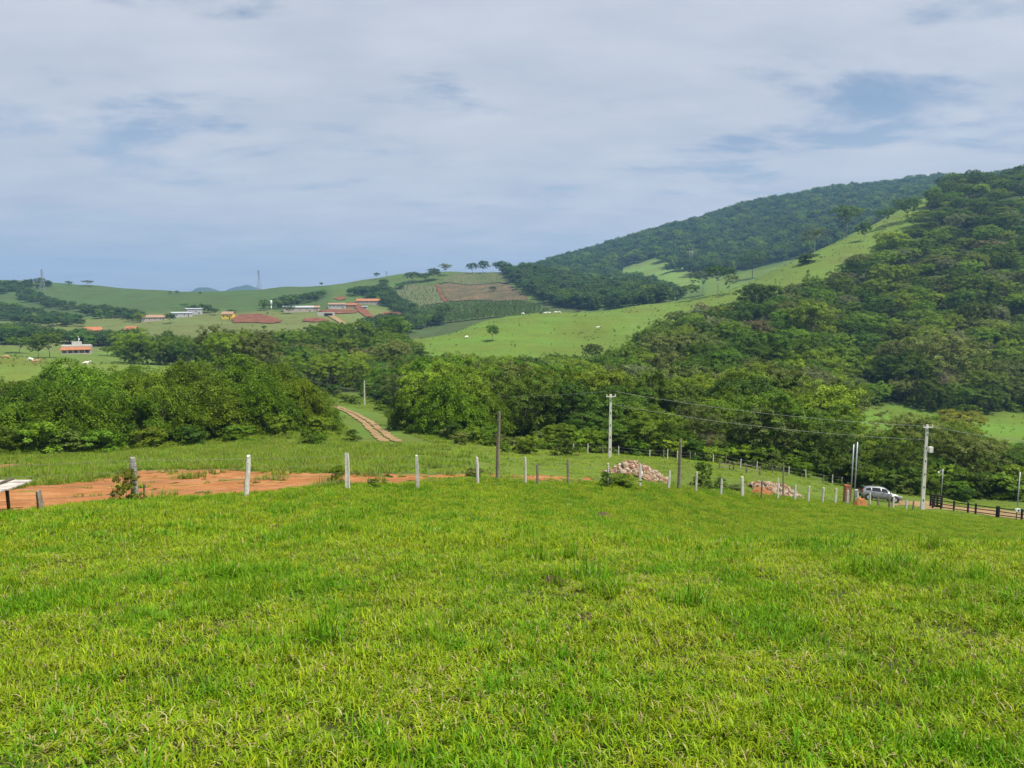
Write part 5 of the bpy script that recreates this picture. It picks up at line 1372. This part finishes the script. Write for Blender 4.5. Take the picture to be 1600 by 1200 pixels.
# ------------------------------------------------------------------ rubble and soil heaps
def mat_rubble():
    m, t, b, out = newmat('rubble')
    a = node(t, 'ShaderNodeAttribute', attribute_name='var')
    t.links.new(ramp(t, a.outputs['Fac'], [(0.0, (0.22, 0.10, 0.055)), (0.3, (0.28, 0.17, 0.105)), (0.55, (0.29, 0.22, 0.155)), (0.8, (0.36, 0.30, 0.22)), (1.0, (0.48, 0.43, 0.35))]), b.inputs['Base Color'])
    b.inputs['Roughness'].default_value = 0.95
    return m
MAT_RUBBLE = mat_rubble()
def heap(name, px, d, wx, wy, h, mat, label, cat, stones=0, lean=0.0, seed=1, jag=0.12):
    r = np.random.default_rng(seed); p = at(px, d)
    e = link(name, None, None, p); tag(e, label, cat)
    nx = 26; xs = np.linspace(-1, 1, nx); X, Y = np.meshgrid(xs, xs, indexing='ij')
    rad = np.sqrt(X ** 2 + Y ** 2) + jag * wavy(X * 5 + seed, Y * 5, 3.0, seed) * 0.5
    def hz(X, Y):
        rr_ = np.sqrt((X - lean * 0.3) ** 2 + Y ** 2) + 0.07 * np.sin(5 * X + seed) + 0.05 * np.sin(7 * Y)
        q_ = np.clip(1 - rr_, -0.25, 1); return np.where(q_ > 0, 1.25 * np.sin(np.clip(q_, 0, 1) * 1.75) * 0.8, q_) * (1 + 0.15 * np.sin(9 * X + seed) * np.sin(8 * Y))
    Z = hz(X, Y) * h * 1.15
    gl = ground(p.x + X * wx / 2, p.y + Y * wy / 2) - p.z
    V = np.stack([X * wx / 2, Y * wy / 2, gl + np.maximum(Z, -0.3) + r.normal(0, 0.02 * h, Z.shape)], -1).reshape(-1, 3)
    I, J = np.meshgrid(np.arange(nx - 1), np.arange(nx - 1), indexing='ij')
    f = np.stack([I * nx + J, (I + 1) * nx + J, (I + 1) * nx + J + 1, I * nx + J + 1], -1).reshape(-1, 4)
    link('mound', mesh_np('mound', V, [f], mat, smooth=True), e)
    if stones:
        Vs, Fs, va = [], [], []
        cube = np.array([(x, y, z) for z in (-1, 1) for x, y in ((-1, -1), (1, -1), (1, 1), (-1, 1))], float)
        cf = np.array([(0, 3, 2, 1), (4, 5, 6, 7), (0, 1, 5, 4), (1, 2, 6, 5), (2, 3, 7, 6), (3, 0, 4, 7)])
        cnt = 0
        while cnt < stones:
            x, y = r.uniform(-1, 1, 2)
            zt = float(hz(np.array(x), np.array(y)))
            if zt < (-0.16 if r.random() < 0.12 else -0.02): continue
            s = min(0.32, 0.04 + r.exponential(0.042)) * np.array([1, r.uniform(0.5, 1), r.uniform(0.35, 0.8)])
            m_ = np.array(Euler(r.uniform(0, 6.28, 3)).to_matrix())
            c = np.array([x * wx / 2, y * wy / 2, zt * h * 1.15 - 0.02 + float(ground(p.x + x * wx / 2, p.y + y * wy / 2)) - p.z + 0.03])
            Vs.append((cube * r.uniform(0.7, 1.15, (8, 1)) * s) @ m_.T + c); Fs.append(cf + 8 * cnt); va += [r.random()] * 8; cnt += 1
        o = link('rubble', mesh_np('rubble', np.concatenate(Vs), [np.concatenate(Fs)], MAT_RUBBLE, {'var': va}), e); o['kind'] = 'stuff'
    return e
MAT_RUBSOIL = mat_soil('rubble_soil', (0.19, 0.10, 0.06), (0.26, 0.16, 0.10), (0.32, 0.24, 0.17), 1.2)
heap('rubble_pile', 993, 57, 4.7, 3.3, 0.80, MAT_RUBSOIL, 'left heap of broken bricks and stones behind the fence', 'rubble pile', 900, 0.1, 5)
heap('rubble_pile', 1214, 64, 4.6, 2.9, 0.60, MAT_RUBSOIL, 'right heap of broken stones sloping down behind thin posts', 'rubble pile', 900, -0.35, 9)
heap('soil_heap', 1190, 61.0, 2.0, 1.2, 0.42, MAT_DIRT, 'low heap of orange clods at the foot of the right rubble pile', 'soil heap', 0, 0, 12)
heap('soil_heap', 1344, 60.5, 1.25, 1.0, 0.62, MAT_DIRT, 'small round orange soil heap in front of the meter box', 'soil heap', 0, 0, 14)
for px, py, dm, s, lab in ((866, 912, 8, 0.22, 'brown dung heap on the grass, upper of two near the middle'), (914, 967, 6, 0.16, 'small brown dung heap in the middle of the meadow'), (430, 829, 14, 0.30, 'dark earth clod in the grass below the leaning fence post'), (944, 808, 20, 0.5, 'flat dark earth patch in the grass below the left rubble pile'), (333, 898, 9, 0.16, 'small brown clod in the grass at the left')):
    p = cast(px, py, 3); d_ = p.y
    heap('dung_heap', px, d_, s * 1.5, s * 1.2, s * 0.32, mat_soil('dung', (0.07, 0.045, 0.03), (0.12, 0.08, 0.055), (0.17, 0.12, 0.085), 14), lab, 'dung', 0, 0, int(px))

# ------------------------------------------------------------------ plank table at the left edge
p = cast(-12, 790, 15); p.y = 19.6; p = at(-36, 19.6)
e = link('plank_table', None, None, p, (0, 0, R(3))); tag(e, 'weathered plank table on dark legs at the left edge of the meadow', 'table')
rt = random.Random(9); TH = 0.72
TXL, TXR = -0.95, 0.98
for k in range(6):
    y = -0.62 + k * 0.245
    MB().box(((TXL + TXR) / 2 + rt.uniform(-.03, .03) - 0.03 * k * 0 + 0.08 * (k - 2.5) / 2.5, y, TH + rt.uniform(-.008, .008) + 0.008 * k), (TXR - TXL, 0.236, 0.034), (rt.uniform(-.02, .02), rt.uniform(-.006, .006), 0)).build('plank', MAT_PLANK, e)
MB().box((0.42, 0, TH + 0.06), (0.10, 1.5, 0.045), (0.03, 0, R(-9))).build('batten', MAT_DARKWOOD, e)
MB().box((0.0, -0.55, TH - 0.07), (1.6, 0.06, 0.09)).build('rail', MAT_DARKWOOD, e)
MB().box((0.0, 0.5, TH - 0.05), (1.6, 0.06, 0.09)).build('rail', MAT_DARKWOOD, e)
for x, y in ((0.46, -0.5), (0.58, -0.15), (-0.5, -0.5), (-0.5, 0.5), (0.5, 0.5)):
    zz_ = gz(p.x + x, p.y + y) - p.z
    mb = MB(); mb.tube([(x + 0.03, y, zz_ - 0.2), (x, y, TH - 0.03)], [0.042, 0.045], 7); mb.build('leg', MAT_DARKWOOD, e)
# ------------------------------------------------------------------ car
def mat_paint(name, col, rough=0.32, metal=0.6):
    m, t, b, out = newmat(name)
    tc = node(t, 'ShaderNodeTexCoord'); f = noise(t, tc.outputs['Object'], 3, 5)
    t.links.new(mixc(t, f, col, tuple(c * 0.88 for c in col)), b.inputs['Base Color'])
    b.inputs['Roughness'].default_value = rough; b.inputs['Metallic'].default_value = metal
    b.inputs['Coat Weight'].default_value = 0.4
    return m
MAT_SILVER = mat_paint('silver_car_paint', (0.25, 0.258, 0.27), 0.38, 0.4)
MAT_GLASS = mat_paint('dark_car_glass', (0.012, 0.014, 0.016), 0.08, 0.0)
MAT_TYRE = mat_simple('tyre_rubber', (0.012, 0.012, 0.012), (0.03, 0.03, 0.03), 20, 0.9, 0)
MAT_TRIM = mat_simple('black_plastic_trim', (0.015, 0.015, 0.016), (0.03, 0.03, 0.03), 12, 0.6, 0)
MAT_LAMPG = mat_paint('headlight_glass', (0.62, 0.64, 0.66), 0.1, 0.1)
MAT_TAIL = mat_paint('tail_light_red', (0.30, 0.015, 0.012), 0.2, 0.0)
ST_ = [(-1.98, .44, .70, .76, .66, .56), (-1.92, .32, .88, .97, .78, .64), (-1.76, .27, .94, 1.16, .83, .62), (-1.5, .25, .95, 1.33, .845, .59), (-1.1, .24, .95, 1.43, .85, .575), (-0.5, .24, .94, 1.485, .855, .57), (0.0, .24, .93, 1.485, .855, .57),
       (0.3, .24, .92, 1.43, .855, .575), (0.7, .24, .91, 1.19, .85, .63), (1.05, .25, .90, .965, .845, .70), (1.45, .27, .84, .90, .825, .66), (1.8, .30, .74, .79, .77, .58), (1.97, .36, .60, .65, .66, .46)]
xs_ = [s[0] for s in ST_]
def sec(x): return [float(np.interp(x, xs_, [s[k] for s in ST_])) for k in range(1, 6)]
def build_car(px, d, yaw, label):
    p = at(px, d); L_ = 1.25
    fx = Vector((math.cos(yaw), math.sin(yaw)))
    zf, zr = gz(p.x + fx.x * L_, p.y + fx.y * L_), gz(p.x - fx.x * L_, p.y - fx.y * L_)
    sx = Vector((-fx.y, fx.x)); zl, zr2 = gz(p.x + sx.x * .75, p.y + sx.y * .75), gz(p.x - sx.x * .75, p.y - sx.y * .75)
    e = link('parked_car', None, None, Vector((p.x, p.y, (zf + zr) / 2 + 0.03)))
    X = Vector((fx.x, fx.y, (zf - zr) / (2 * L_))).normalized(); Yv = Vector((sx.x, sx.y, (zl - zr2) / 1.5)).normalized(); Zv = X.cross(Yv).normalized(); Yv = Zv.cross(X)
    e.rotation_euler = Matrix((X, Yv, Zv)).transposed().to_euler()
    tag(e, label, 'car')
    xs = np.unique(np.concatenate([xs_, np.linspace(-1.95, 1.95, 40)]))
    V, Fq = [], []; m_ = 13
    for x in xs:
        zb, zt, zp, w_, wt = sec(x)
        half = [(w_ * .9, zb), (w_ * .985, zb + .12), (w_, zb + (zt - zb) * .55), (w_ * .985, zt), (wt + .01, zp - .055), (wt * .82, zp - .012), (0, zp + .01)]
        ring = [(y, z) for y, z in half] + [(-y, z) for y, z in reversed(half[:-1])]
        V += [(x, y, z) for y, z in ring]
    for i in range(len(xs) - 1):
        for k in range(m_ - 1): Fq.append((i * m_ + k, i * m_ + k + 1, (i + 1) * m_ + k + 1, (i + 1) * m_ + k))
        Fq.append((i * m_ + m_ - 1, i * m_, (i + 1) * m_, (i + 1) * m_ + m_ - 1))
    Fq.append(tuple(range(m_))); Fq.append(tuple((len(xs) - 1) * m_ + k for k in range(m_)))
    MB().add(V, Fq).build('body', MAT_SILVER, e, True)
    def side_pt(x, f, s, off=.008):
        zb, zt, zp, w_, wt = sec(x); y = w_ * .985 + (wt + .01 - w_ * .985) * f; z = zt + (zp - .055 - zt) * f
        return (x, s * (y + off), z + off * .4)
    def panel(name, x0, x1, f0, f1, s, mat, x0t=None, x1t=None):
        n = 8; vs, fs = [], []
        for i in range(n + 1):
            u = i / n; xb = x0 + (x1 - x0) * u; xt = (x0t if x0t is not None else x0) + ((x1t if x1t is not None else x1) - (x0t if x0t is not None else x0)) * u
            for k in range(4):
                f = f0 + (f1 - f0) * k / 3; vs.append(side_pt(xb + (xt - xb) * k / 3, f, s))
        for i in range(n):
            for k in range(3): fs.append((i * 4 + k, (i + 1) * 4 + k, (i + 1) * 4 + k + 1, i * 4 + k + 1))
        return MB().add(vs, fs).build(name, mat, e, True)
    for s in (-1, 1):
        panel('side_window', -0.06, 0.86, .08, .84, s, MAT_GLASS, -0.06, 0.42); panel('side_window', -0.98, -0.13, .08, .84, s, MAT_GLASS, -0.98, -0.13); panel('side_window', -1.62, -1.05, .12, .80, s, MAT_GLASS, -1.50, -1.05)
        for x in (-0.09, 0.98, -1.0):
            MB().box((x, s * (sec(x)[3] + .002), .60), (.012, .008, .60)).build('door_seam', MAT_TRIM, e)
        for x in (-0.78, 0.12): MB().box((x, s * (sec(x)[3] + .014), .84), (.17, .03, .03)).build('door_handle', MAT_TRIM, e)
        MB().box((0.0, s * .862, .30), (2.2, .03, .12)).build('sill', MAT_TRIM, e)
        MB().box((0.72, s * .95, 1.0), (.10, .14, .10), (0, 0, s * .2)).build('mirror', MAT_TRIM, e)
        MB().box((1.79, s * .62, .70), (.24, .30, .14), (0, .25, s * -.5)).build('headlight', MAT_LAMPG, e)
        MB().box((-1.90, s * .72, .92), (.14, .16, .26), (0, -.2, s * .25)).build('tail_light', MAT_TAIL, e)
        for x in (-1.25, 1.25):
            mb = MB(); mb.tube([(x, s * .72, .31), (x, s * .866, .31)], [.40, .40], 22); mb.build('wheel_arch', MAT_TRIM, e)
            mb = MB(); mb.tube([(x, s * .66, .305), (x, s * .69, .305), (x, s * .85, .305), (x, s * .875, .305)], [.29, .315, .315, .29], 24); wh = mb.build('wheel', MAT_TYRE, e, True)
            mb = MB(); mb.tube([(x, s * .86, .305), (x, s * .882, .305)], [.205, .19], 18); mb.build('rim', MAT_GALV, wh)
    def top_panel(name, x0, x1, n=8):
        vs, fs = [], []
        for i in range(n + 1):
            x = x0 + (x1 - x0) * i / n; zb, zt, zp, w_, wt = sec(x)
            for y, z in ((-wt * .9, zp - .022), (-wt * .5, zp - .002), (0, zp + .01), (wt * .5, zp - .002), (wt * .9, zp - .022)): vs.append((x + .006, y, z + .012))
        for i in range(n):
            for k in range(4): fs.append((i * 5 + k, (i + 1) * 5 + k, (i + 1) * 5 + k + 1, i * 5 + k + 1))
        MB().add(vs, fs).build(name, MAT_GLASS, e, True)
    top_panel('windscreen', 0.42, 0.98); top_panel('rear_window', -1.92, -1.66)
    MB().box((1.96, 0, .46), (.12, 1.1, .22)).build('front_bumper', MAT_TRIM, e); MB().box((-1.98, 0, .44), (.12, 1.2, .22)).build('rear_bumper', MAT_TRIM, e)
    MB().box((-1.72, 0, 1.40), (.22, 1.0, .03), (0, .12, 0)).build('roof_spoiler', MAT_SILVER, e)
    return e
build_car(1374, 78, R(-12), 'silver hatchback parked nose downhill in front of the trees')

# ------------------------------------------------------------------ houses (column, base row, nearest depth, width px)
def mat_wall(n, c): return mat_simple(n, tuple(q * 0.85 for q in c), c, 0.8, 0.9, 0.004)
W_WHITE, W_CREAM, W_YEL, W_GREY, W_BRICK = mat_wall('wall_white', (0.50, 0.49, 0.46)), mat_wall('wall_cream', (0.42, 0.37, 0.31)), mat_wall('wall_yellow', (0.80, 0.56, 0.05)), mat_wall('wall_grey', (0.42, 0.43, 0.46)), mat_wall('wall_unplastered_brick', (0.42, 0.24, 0.16))
R_TERRA = mat_simple('roof_terracotta', (0.30, 0.115, 0.055), (0.42, 0.18, 0.085), 0.9, 0.9, 0.01)
R_TAN = mat_simple('roof_old_tile', (0.26, 0.165, 0.11), (0.36, 0.235, 0.155), 0.7, 0.9, 0.01)
R_METAL = mat_simple('roof_metal_sheet', (0.36, 0.38, 0.40), (0.48, 0.50, 0.52), 0.5, 0.5, 0.004)
MAT_PANE = mat_paint('window_pane', (0.03, 0.035, 0.04), 0.15, 0.0)
MAT_DOOR = mat_simple('door_wood', (0.13, 0.07, 0.04), (0.20, 0.12, 0.07), 3, 0.7, 0.004)
def house(px, py, dmin, w, dp, h, rise, wall, roof, label, yaw=0.0, nwin=3, cat='house', shed=False, over=0.5, name='farmhouse', dmax=1300):
    p = cast(px, py, dmin, dmax); yaw += math.atan2(-p.x, p.y); e = link(name, None, None, p, (0, 0, yaw)); tag(e, label, cat)
    zmin = min(gz(p.x + x, p.y + y) for x in (-w / 2, w / 2) for y in (-dp / 2, dp / 2)) - p.z - 0.5
    MB().box((0, 0, (h + zmin) / 2), (w, dp, h - zmin)).build('wall', wall, e)
    hw, hd = w / 2 + over, dp / 2 + over
    if shed: vs = [(-hw, -hd, h + .02), (hw, -hd, h + .02), (hw, hd, h + rise), (-hw, hd, h + rise)]; fs = [(0, 1, 2, 3)]
    else: vs = [(-hw, -hd, h - .1), (hw, -hd, h - .1), (hw, 0, h + rise), (-hw, 0, h + rise), (hw, hd, h - .1), (-hw, hd, h - .1)]; fs = [(0, 1, 2, 3), (3, 2, 4, 5)]
    n = len(vs); vs2 = vs + [(x, y, z + .18) for x, y, z in vs]
    edge = [0, 1, 2, 3] if shed else [0, 1, 2, 4, 5, 3]
    fs2 = [tuple(reversed(f)) for f in fs] + [tuple(i + n for i in f) for f in fs] + [(edge[i], edge[(i + 1) % len(edge)], edge[(i + 1) % len(edge)] + n, edge[i] + n) for i in range(len(edge))]
    MB().add(vs2, fs2).build('roof', roof, e)
    if not shed:
        for s in (-1, 1): MB().add([(s * w / 2, -dp / 2, h), (s * w / 2, dp / 2, h), (s * w / 2, 0, h + rise * .92), (s * (w / 2 - .2), -dp / 2, h), (s * (w / 2 - .2), dp / 2, h), (s * (w / 2 - .2), 0, h + rise * .92)], [(0, 1, 2), (3, 5, 4), (0, 2, 5, 3), (1, 4, 5, 2), (0, 3, 4, 1)]).build('gable', wall, e)
    for k in range(nwin):
        x = -w / 2 + w * (k + 0.5) / (nwin + 0.6)
        wv = MB().box((x, -dp / 2 - .02, h * .55), (1.5, .10, 1.2)).build('window', MAT_WHITE, e); MB().box((x, -dp / 2 - .075, h * .55), (1.25, .03, .95)).build('pane', MAT_PANE, wv)
    MB().box((w / 2 - w * .55 / (nwin + .6) - .2, -dp / 2 - .03, 1.0), (1.0, .1, 2.0)).build('door', MAT_DOOR, e)
    return e, p
# the nearest house: flat-topped, orange veranda roof, water tank and flagpole
p = cast(120, 553, 320, 480); e = link('farmhouse', None, None, p, (0, 0, R(24))); tag(e, 'low house with orange veranda roof and a rooftop tank, nearest beyond the thicket', 'house')
s = p.y / F; W1 = 43 * s
MB().box((0, 3.2, 1.2), (W1 * .96, 7, 5.4)).build('wall', W_CREAM, e)
MB().box((-0.2, 3.2, 4.05), (W1 * .93, 6.6, .5)).build('parapet', W_WHITE, e)
vs = [(-W1 / 2, -3.0, 2.25), (W1 / 2, -3.0, 2.25), (W1 / 2 - .9, 0.6, 3.85), (-W1 / 2 + .2, 0.6, 3.85)]
MB().add(vs + [(x, y, z - .16) for x, y, z in vs], [(0, 1, 2, 3), (7, 6, 5, 4), (0, 4, 5, 1), (1, 5, 6, 2), (2, 6, 7, 3), (3, 7, 4, 0)]).build('roof', R_TERRA, e)
for k in range(6):
    MB().box((-W1 / 2 + .5 + (W1 - 1) * k / 5, -2.7, .6), (.28, .28, 3.3)).build('pillar', W_WHITE if k % 2 else W_CREAM, e)
MB().box((0, -2.8, 0), (W1 * .97, .2, 1.1)).build('veranda_wall', W_CREAM, e)
for k in range(3):
    x = -W1 / 2 + W1 * (k + .7) / 3.6; wv = MB().box((x, -.34, 1.2), (1.4, .1, 1.2)).build('window', MAT_WHITE, e); MB().box((x, -.41, 1.2), (1.15, .03, .95)).build('pane', MAT_PANE, wv)
MB().box((W1 * .32, -.34, 1.0), (1.1, .1, 2.1)).build('door', MAT_DOOR, e)
MB().box((0.0, 3.0, 5.1), (4.2, 3.0, 1.7)).build('tank_house', W_WHITE, e)
mb = MB(); mb.tube([(0.8, 3, 5.8), (0.8, 3, 8.8)], [.09, .06], 6); fp = mb.build('flagpole', MAT_WHITE, e); MB().box((1.1, 3, 7.2), (.55, .03, 1.0)).build('flag', MAT_WHITE, fp)

house(145, 524, 420, 11, 7, 3.6, 2.2, W_BRICK, R_TERRA, 'orange-roofed house half hidden in trees behind the nearest house', R(6), 2)
house(206, 523, 420, 7, 6, 3.6, 2.2, W_CREAM, R_TERRA, 'small orange roof among trees right of the half hidden house', R(-25), 1)
house(240, 501, 520, 19, 9, 2.8, 1.8, W_CREAM, R_TAN, 'low house with an old tan roof left of the grey shed', R(4), 4)
house(284, 495, 560, 16, 9, 3.2, 0.8, W_GREY, R_METAL, 'long pale grey shed below the green ridge', R(12), 2, 'shed', True, name='shed')
house(303, 491, 580, 13, 7, 4.6, 0.7, W_GREY, R_METAL, 'taller blue-grey shed behind the long pale one', R(12), 2, 'shed', True, name='shed')
house(357, 498, 480, 9, 8, 4.0, 2.0, W_YEL, R_TAN, 'bright yellow house with tan roof beside the red cutting', R(-18), 2)
house(466, 487, 540, 27, 11, 4.0, 1.2, W_CREAM, R_METAL, 'long white shed with a pale metal roof by the water tower', R(5), 4, 'shed', name='shed')
house(489, 486, 540, 12, 8, 3.4, 1.5, W_CREAM, R_TAN, 'tan-roofed house at the right end of the long white shed', R(5), 2)
house(527, 482, 540, 16, 8, 4.0, 1.3, W_WHITE, R_TAN, 'white farmhouse left of the red road', R(-6), 4)
house(549, 482, 540, 11, 7, 3.6, 1.3, W_BRICK, R_TERRA, 'brick outbuilding joining the white farmhouse by the red road', R(-6), 3)
house(576, 475, 560, 24, 10, 3.2, 2.2, W_CREAM, R_TERRA, 'wide terracotta-roofed farmhouse at the top of the red road', R(-3), 5)
house(570, 483, 540, 5, 4, 2.4, 0.5, W_WHITE, R_METAL, 'tiny white hut beside the red road', R(0), 1, 'hut', True, name='hut')
house(652, 512, 470, 14, 6, 2.6, 1.0, W_WHITE, R_TAN, 'low white building behind the left end of the bright pasture', R(4), 3)
# gatehouse
p = cast(513, 494, 480, 900); e = link('gatehouse', None, None, p, (0, 0, R(6))); tag(e, 'white gatehouse with a dark opening at the top of the pale road', 'gatehouse')
for x, w_ in ((-6.2, 5.5), (4.5, 1.6)): MB().box((x, 0, 1.2), (w_, 3.5, 4.4)).build('wall', W_WHITE, e)
MB().box((.15, 0, 3.0), (7.2, 3.5, .9)).build('lintel', W_WHITE, e); MB().box((.15, 1.2, .9), (7.2, .3, 3.4)).build('gate', MAT_DARKWOOD, e)
# water tower
p = cast(424, 484, 540, 1000); e = link('water_tower', None, None, p); tag(e, 'slim white water tower left of the long white shed', 'water tower')
mb = MB(); mb.tube([(0, 0, -1), (0, 0, 4.5)], .45, 10); mb.build('stem', MAT_WHITE, e, True); mb = MB(); mb.tube([(0, 0, 4.5), (0, 0, 5.0), (0, 0, 8.4), (0, 0, 8.9)], [.5, 1.0, 1.0, .6], 14); mb.build('tank', MAT_WHITE, e, True)

# ------------------------------------------------------------------ lattice towers
def pylon(px, d, h, label, base=None):
    p = at(px, d); e = link('transmission_tower', None, None, p); tag(e, label, 'pylon', 'power transmission towers')
    bw, tw = h * .10, h * .022
    def leg(sx, sy, z): u = z / h; k = bw + (tw - bw) * min(1, u * 1.35); return Vector((sx * k, sy * k, z))
    mb = MB()
    for sx in (-1, 1):
        for sy in (-1, 1): mb.tube([leg(sx, sy, -1), leg(sx, sy, h * .74), leg(sx, sy, h)], h * .005, 4)
    mb.build('legs', MAT_STEEL_FAR, e)
    mb = MB(); zs = np.linspace(0, h, 9)
    for a, b_ in zip(zs[:-1], zs[1:]):
        for c1, c2 in (((-1, -1), (1, -1)), ((1, -1), (1, 1)), ((1, 1), (-1, 1)), ((-1, 1), (-1, -1))):
            mb.tube([leg(*c1, a), leg(*c2, b_)], h * .0028, 3); mb.tube([leg(*c2, a), leg(*c1, b_)], h * .0028, 3)
    mb.build('bracing', MAT_STEEL_FAR, e)
    for z in (.76, .86, .95):
        mb = MB(); mb.tube([(-h * .10, 0, h * z), (0, 0, h * z + h * .02), (h * .10, 0, h * z)], h * .004, 4); mb.tube([(-h * .10, 0, h * z), (h * .10, 0, h * z)], h * .004, 4); mb.build('crossarm', MAT_STEEL_FAR, e)
    return e
pylon(67, 990, 27, 'tall lattice tower on the wooded left ridge'); pylon(405, 1060, 27, 'lattice tower rising behind the bare green ridge'); pylon(604, 1220, 20, 'faint small lattice tower behind the far hill crest')
p = at(1079, 1120); e = link('transmission_tower', None, None, p); tag(e, 'pale two-legged power mast before the mountain forest', 'pylon', 'power transmission towers')
for x in (-1.6, 1.6):
    mb = MB(); mb.tube([(x, 0, -1), (x, 0, 27)], [.35, .22], 6); mb.build('leg', MAT_CONC, e)
MB().box((0, 0, 24), (8, .3, .35)).build('crossarm', MAT_CONC, e)

# ------------------------------------------------------------------ cattle
def cow_mesh(name, grazing, mat):
    me = bpy.data.meshes.new(name + '_skeleton'); bm = bmesh.new(); lay = bm.verts.layers.skin.verify()
    V = {}
    def v(k, co, rx, ry=None):
        q = bm.verts.new(co); q[lay].radius = (rx, ry or rx); V[k] = q; return q
    v('hip', (-.75, 0, 1.12), .30, .34); v('mid', (-.1, 0, 1.05), .36, .40); v('chest', (.55, 0, 1.06), .30, .38)
    if grazing: v('neck', (.98, 0, .90), .17, .20); v('poll', (1.28, 0, .55), .13); v('nose', (1.42, 0, .22), .08)
    else: v('neck', (.95, 0, 1.30), .17, .20); v('poll', (1.25, 0, 1.48), .14); v('nose', (1.62, 0, 1.33), .085)
    for a, b_ in (('hip', 'mid'), ('mid', 'chest'), ('chest', 'neck'), ('neck', 'poll'), ('poll', 'nose')): bm.edges.new((V[a], V[b_]))
    for s, t_ in ((-1, 'l'), (1, 'r')):
        v('hk' + t_, (-.80, s * .22, .78), .15); v('ho' + t_, (-.98, s * .22, .48), .075); v('hf' + t_, (-.90, s * .22, .03), .06)
        v('fk' + t_, (.55, s * .20, .72), .12); v('fo' + t_, (.58, s * .20, .42), .07); v('ff' + t_, (.56, s * .20, .03), .06)
        for a, b_ in (('hip', 'hk' + t_), ('hk' + t_, 'ho' + t_), ('ho' + t_, 'hf' + t_), ('chest', 'fk' + t_), ('fk' + t_, 'fo' + t_), ('fo' + t_, 'ff' + t_)): bm.edges.new((V[a], V[b_]))
        q = v('ear' + t_, tuple(V['poll'].co + Vector((-.06, s * .26, .02))), .035); bm.edges.new((V['poll'], q))
    v('tail', (-1.06, 0, 1.08), .045); v('tail2', (-1.14, 0, .5), .03); bm.edges.new((V['hip'], V['tail'])); bm.edges.new((V['tail'], V['tail2']))
    v('hump', (.42, 0, 1.42), .11); bm.edges.new((V['chest'], V['hump']))
    V['hip'][lay].use_root = True
    bm.to_mesh(me); bm.free()
    o = bpy.data.objects.new(name, me); COL.objects.link(o)
    o.modifiers.new('skin', 'SKIN'); ss = o.modifiers.new('sub', 'SUBSURF'); ss.levels = 1; ss.render_levels = 1
    dg = bpy.context.evaluated_depsgraph_get(); out_ = bpy.data.meshes.new_from_object(o.evaluated_get(dg))
    bpy.data.objects.remove(o); out_.materials.clear(); out_.materials.append(mat)
    out_.polygons.foreach_set('use_smooth', [True] * len(out_.polygons)); out_.name = name
    return out_
M_CW = mat_simple('white_cow_coat', (0.66, 0.63, 0.57), (0.80, 0.78, 0.74), 2, 0.85, 0); M_CB = mat_simple('tan_cow_coat', (0.33, 0.19, 0.09), (0.46, 0.29, 0.16), 2, 0.85, 0); M_CD = mat_simple('dark_cow_coat', (0.03, 0.025, 0.02), (0.08, 0.06, 0.05), 2, 0.85, 0)
COWM = {(g_, c): cow_mesh('cow_' + c, g_, m_) for g_ in (True, False) for c, m_ in (('white', M_CW), ('tan', M_CB), ('dark', M_CD))}
def cow(px, py, dmin, yaw, c, g_, label, dmax=700, group=None):
    p = cast(px, py, dmin, dmax)
    if p is None: return
    o = link('cow', COWM[(g_, c)], None, p, (0, 0, yaw)); tag(o, label, 'cow', group)
    o.location.z += 0.02
cow(9, 562, 165, R(5), 'tan', True, 'tan cow grazing at the left edge of the knoll pasture', 300)
cow(48, 566, 165, R(170), 'white', True, 'white cow grazing on the knoll below the big dark tree', 300)
cow(57, 569, 165, R(20), 'tan', False, 'brown cow close to the white one on the knoll', 300)
cow(135, 572, 165, R(0), 'white', False, 'white cow just above the top of the left thicket', 300)
HG = 'white cattle on the crest of the bright pasture'
for k, (px, py, yaw, c) in enumerate([(817, 492, 0, 'white'), (845, 491, 170, 'dark'), (852, 491, 10, 'white'), (858, 491, 180, 'white'), (868, 490, 0, 'white'), (874, 490, 160, 'white'), (902, 489, 20, 'dark'), (905, 488, 200, 'dark')]):
    cow(px, py, 380, R(yaw), c, k % 2 == 0, f'{c} cow on the pasture crest, {["first", "second", "third", "fourth", "fifth", "sixth", "seventh", "eighth"][k]} from the left', 560, HG)
for k, (px, py, c, lab) in enumerate([(934, 514, 'white', 'white cow in the middle of the bright pasture'), (729, 529, 'white', 'white cow left of the lone pasture tree')]):
    cow(px, py, 290, R(40 * k), c, k % 2 == 1, lab, 560)
# pale stones scattered on the lower pasture at the right
# ------------------------------------------------------------------ haze: one even body of air round everything
HB = 6400.0
hv = [(x, y, z) for z in (-75.0, 330.0) for x, y in ((-HB, -HB), (HB, -HB), (HB, HB), (-HB, HB))]
me = bpy.data.meshes.new('haze'); me.from_pydata(hv, [], [(0, 3, 2, 1), (4, 5, 6, 7), (0, 1, 5, 4), (1, 2, 6, 5), (2, 3, 7, 6), (3, 0, 4, 7)]); me.update()
hm = bpy.data.materials.new('haze_air'); hm.use_nodes = True; t = hm.node_tree; t.nodes.clear()
out = t.nodes.new('ShaderNodeOutputMaterial'); pv_ = t.nodes.new('ShaderNodeVolumePrincipled')
pv_.inputs['Color'].default_value = (0.32, 0.60, 1.0, 1); pv_.inputs['Density'].default_value = 0.00017; pv_.inputs['Anisotropy'].default_value = 0.15
t.links.new(pv_.outputs[0], out.inputs['Volume']); me.materials.append(hm)
hz_ = link('haze', me); tag(hz_, 'thin blue haze in the valley air', kind='stuff')
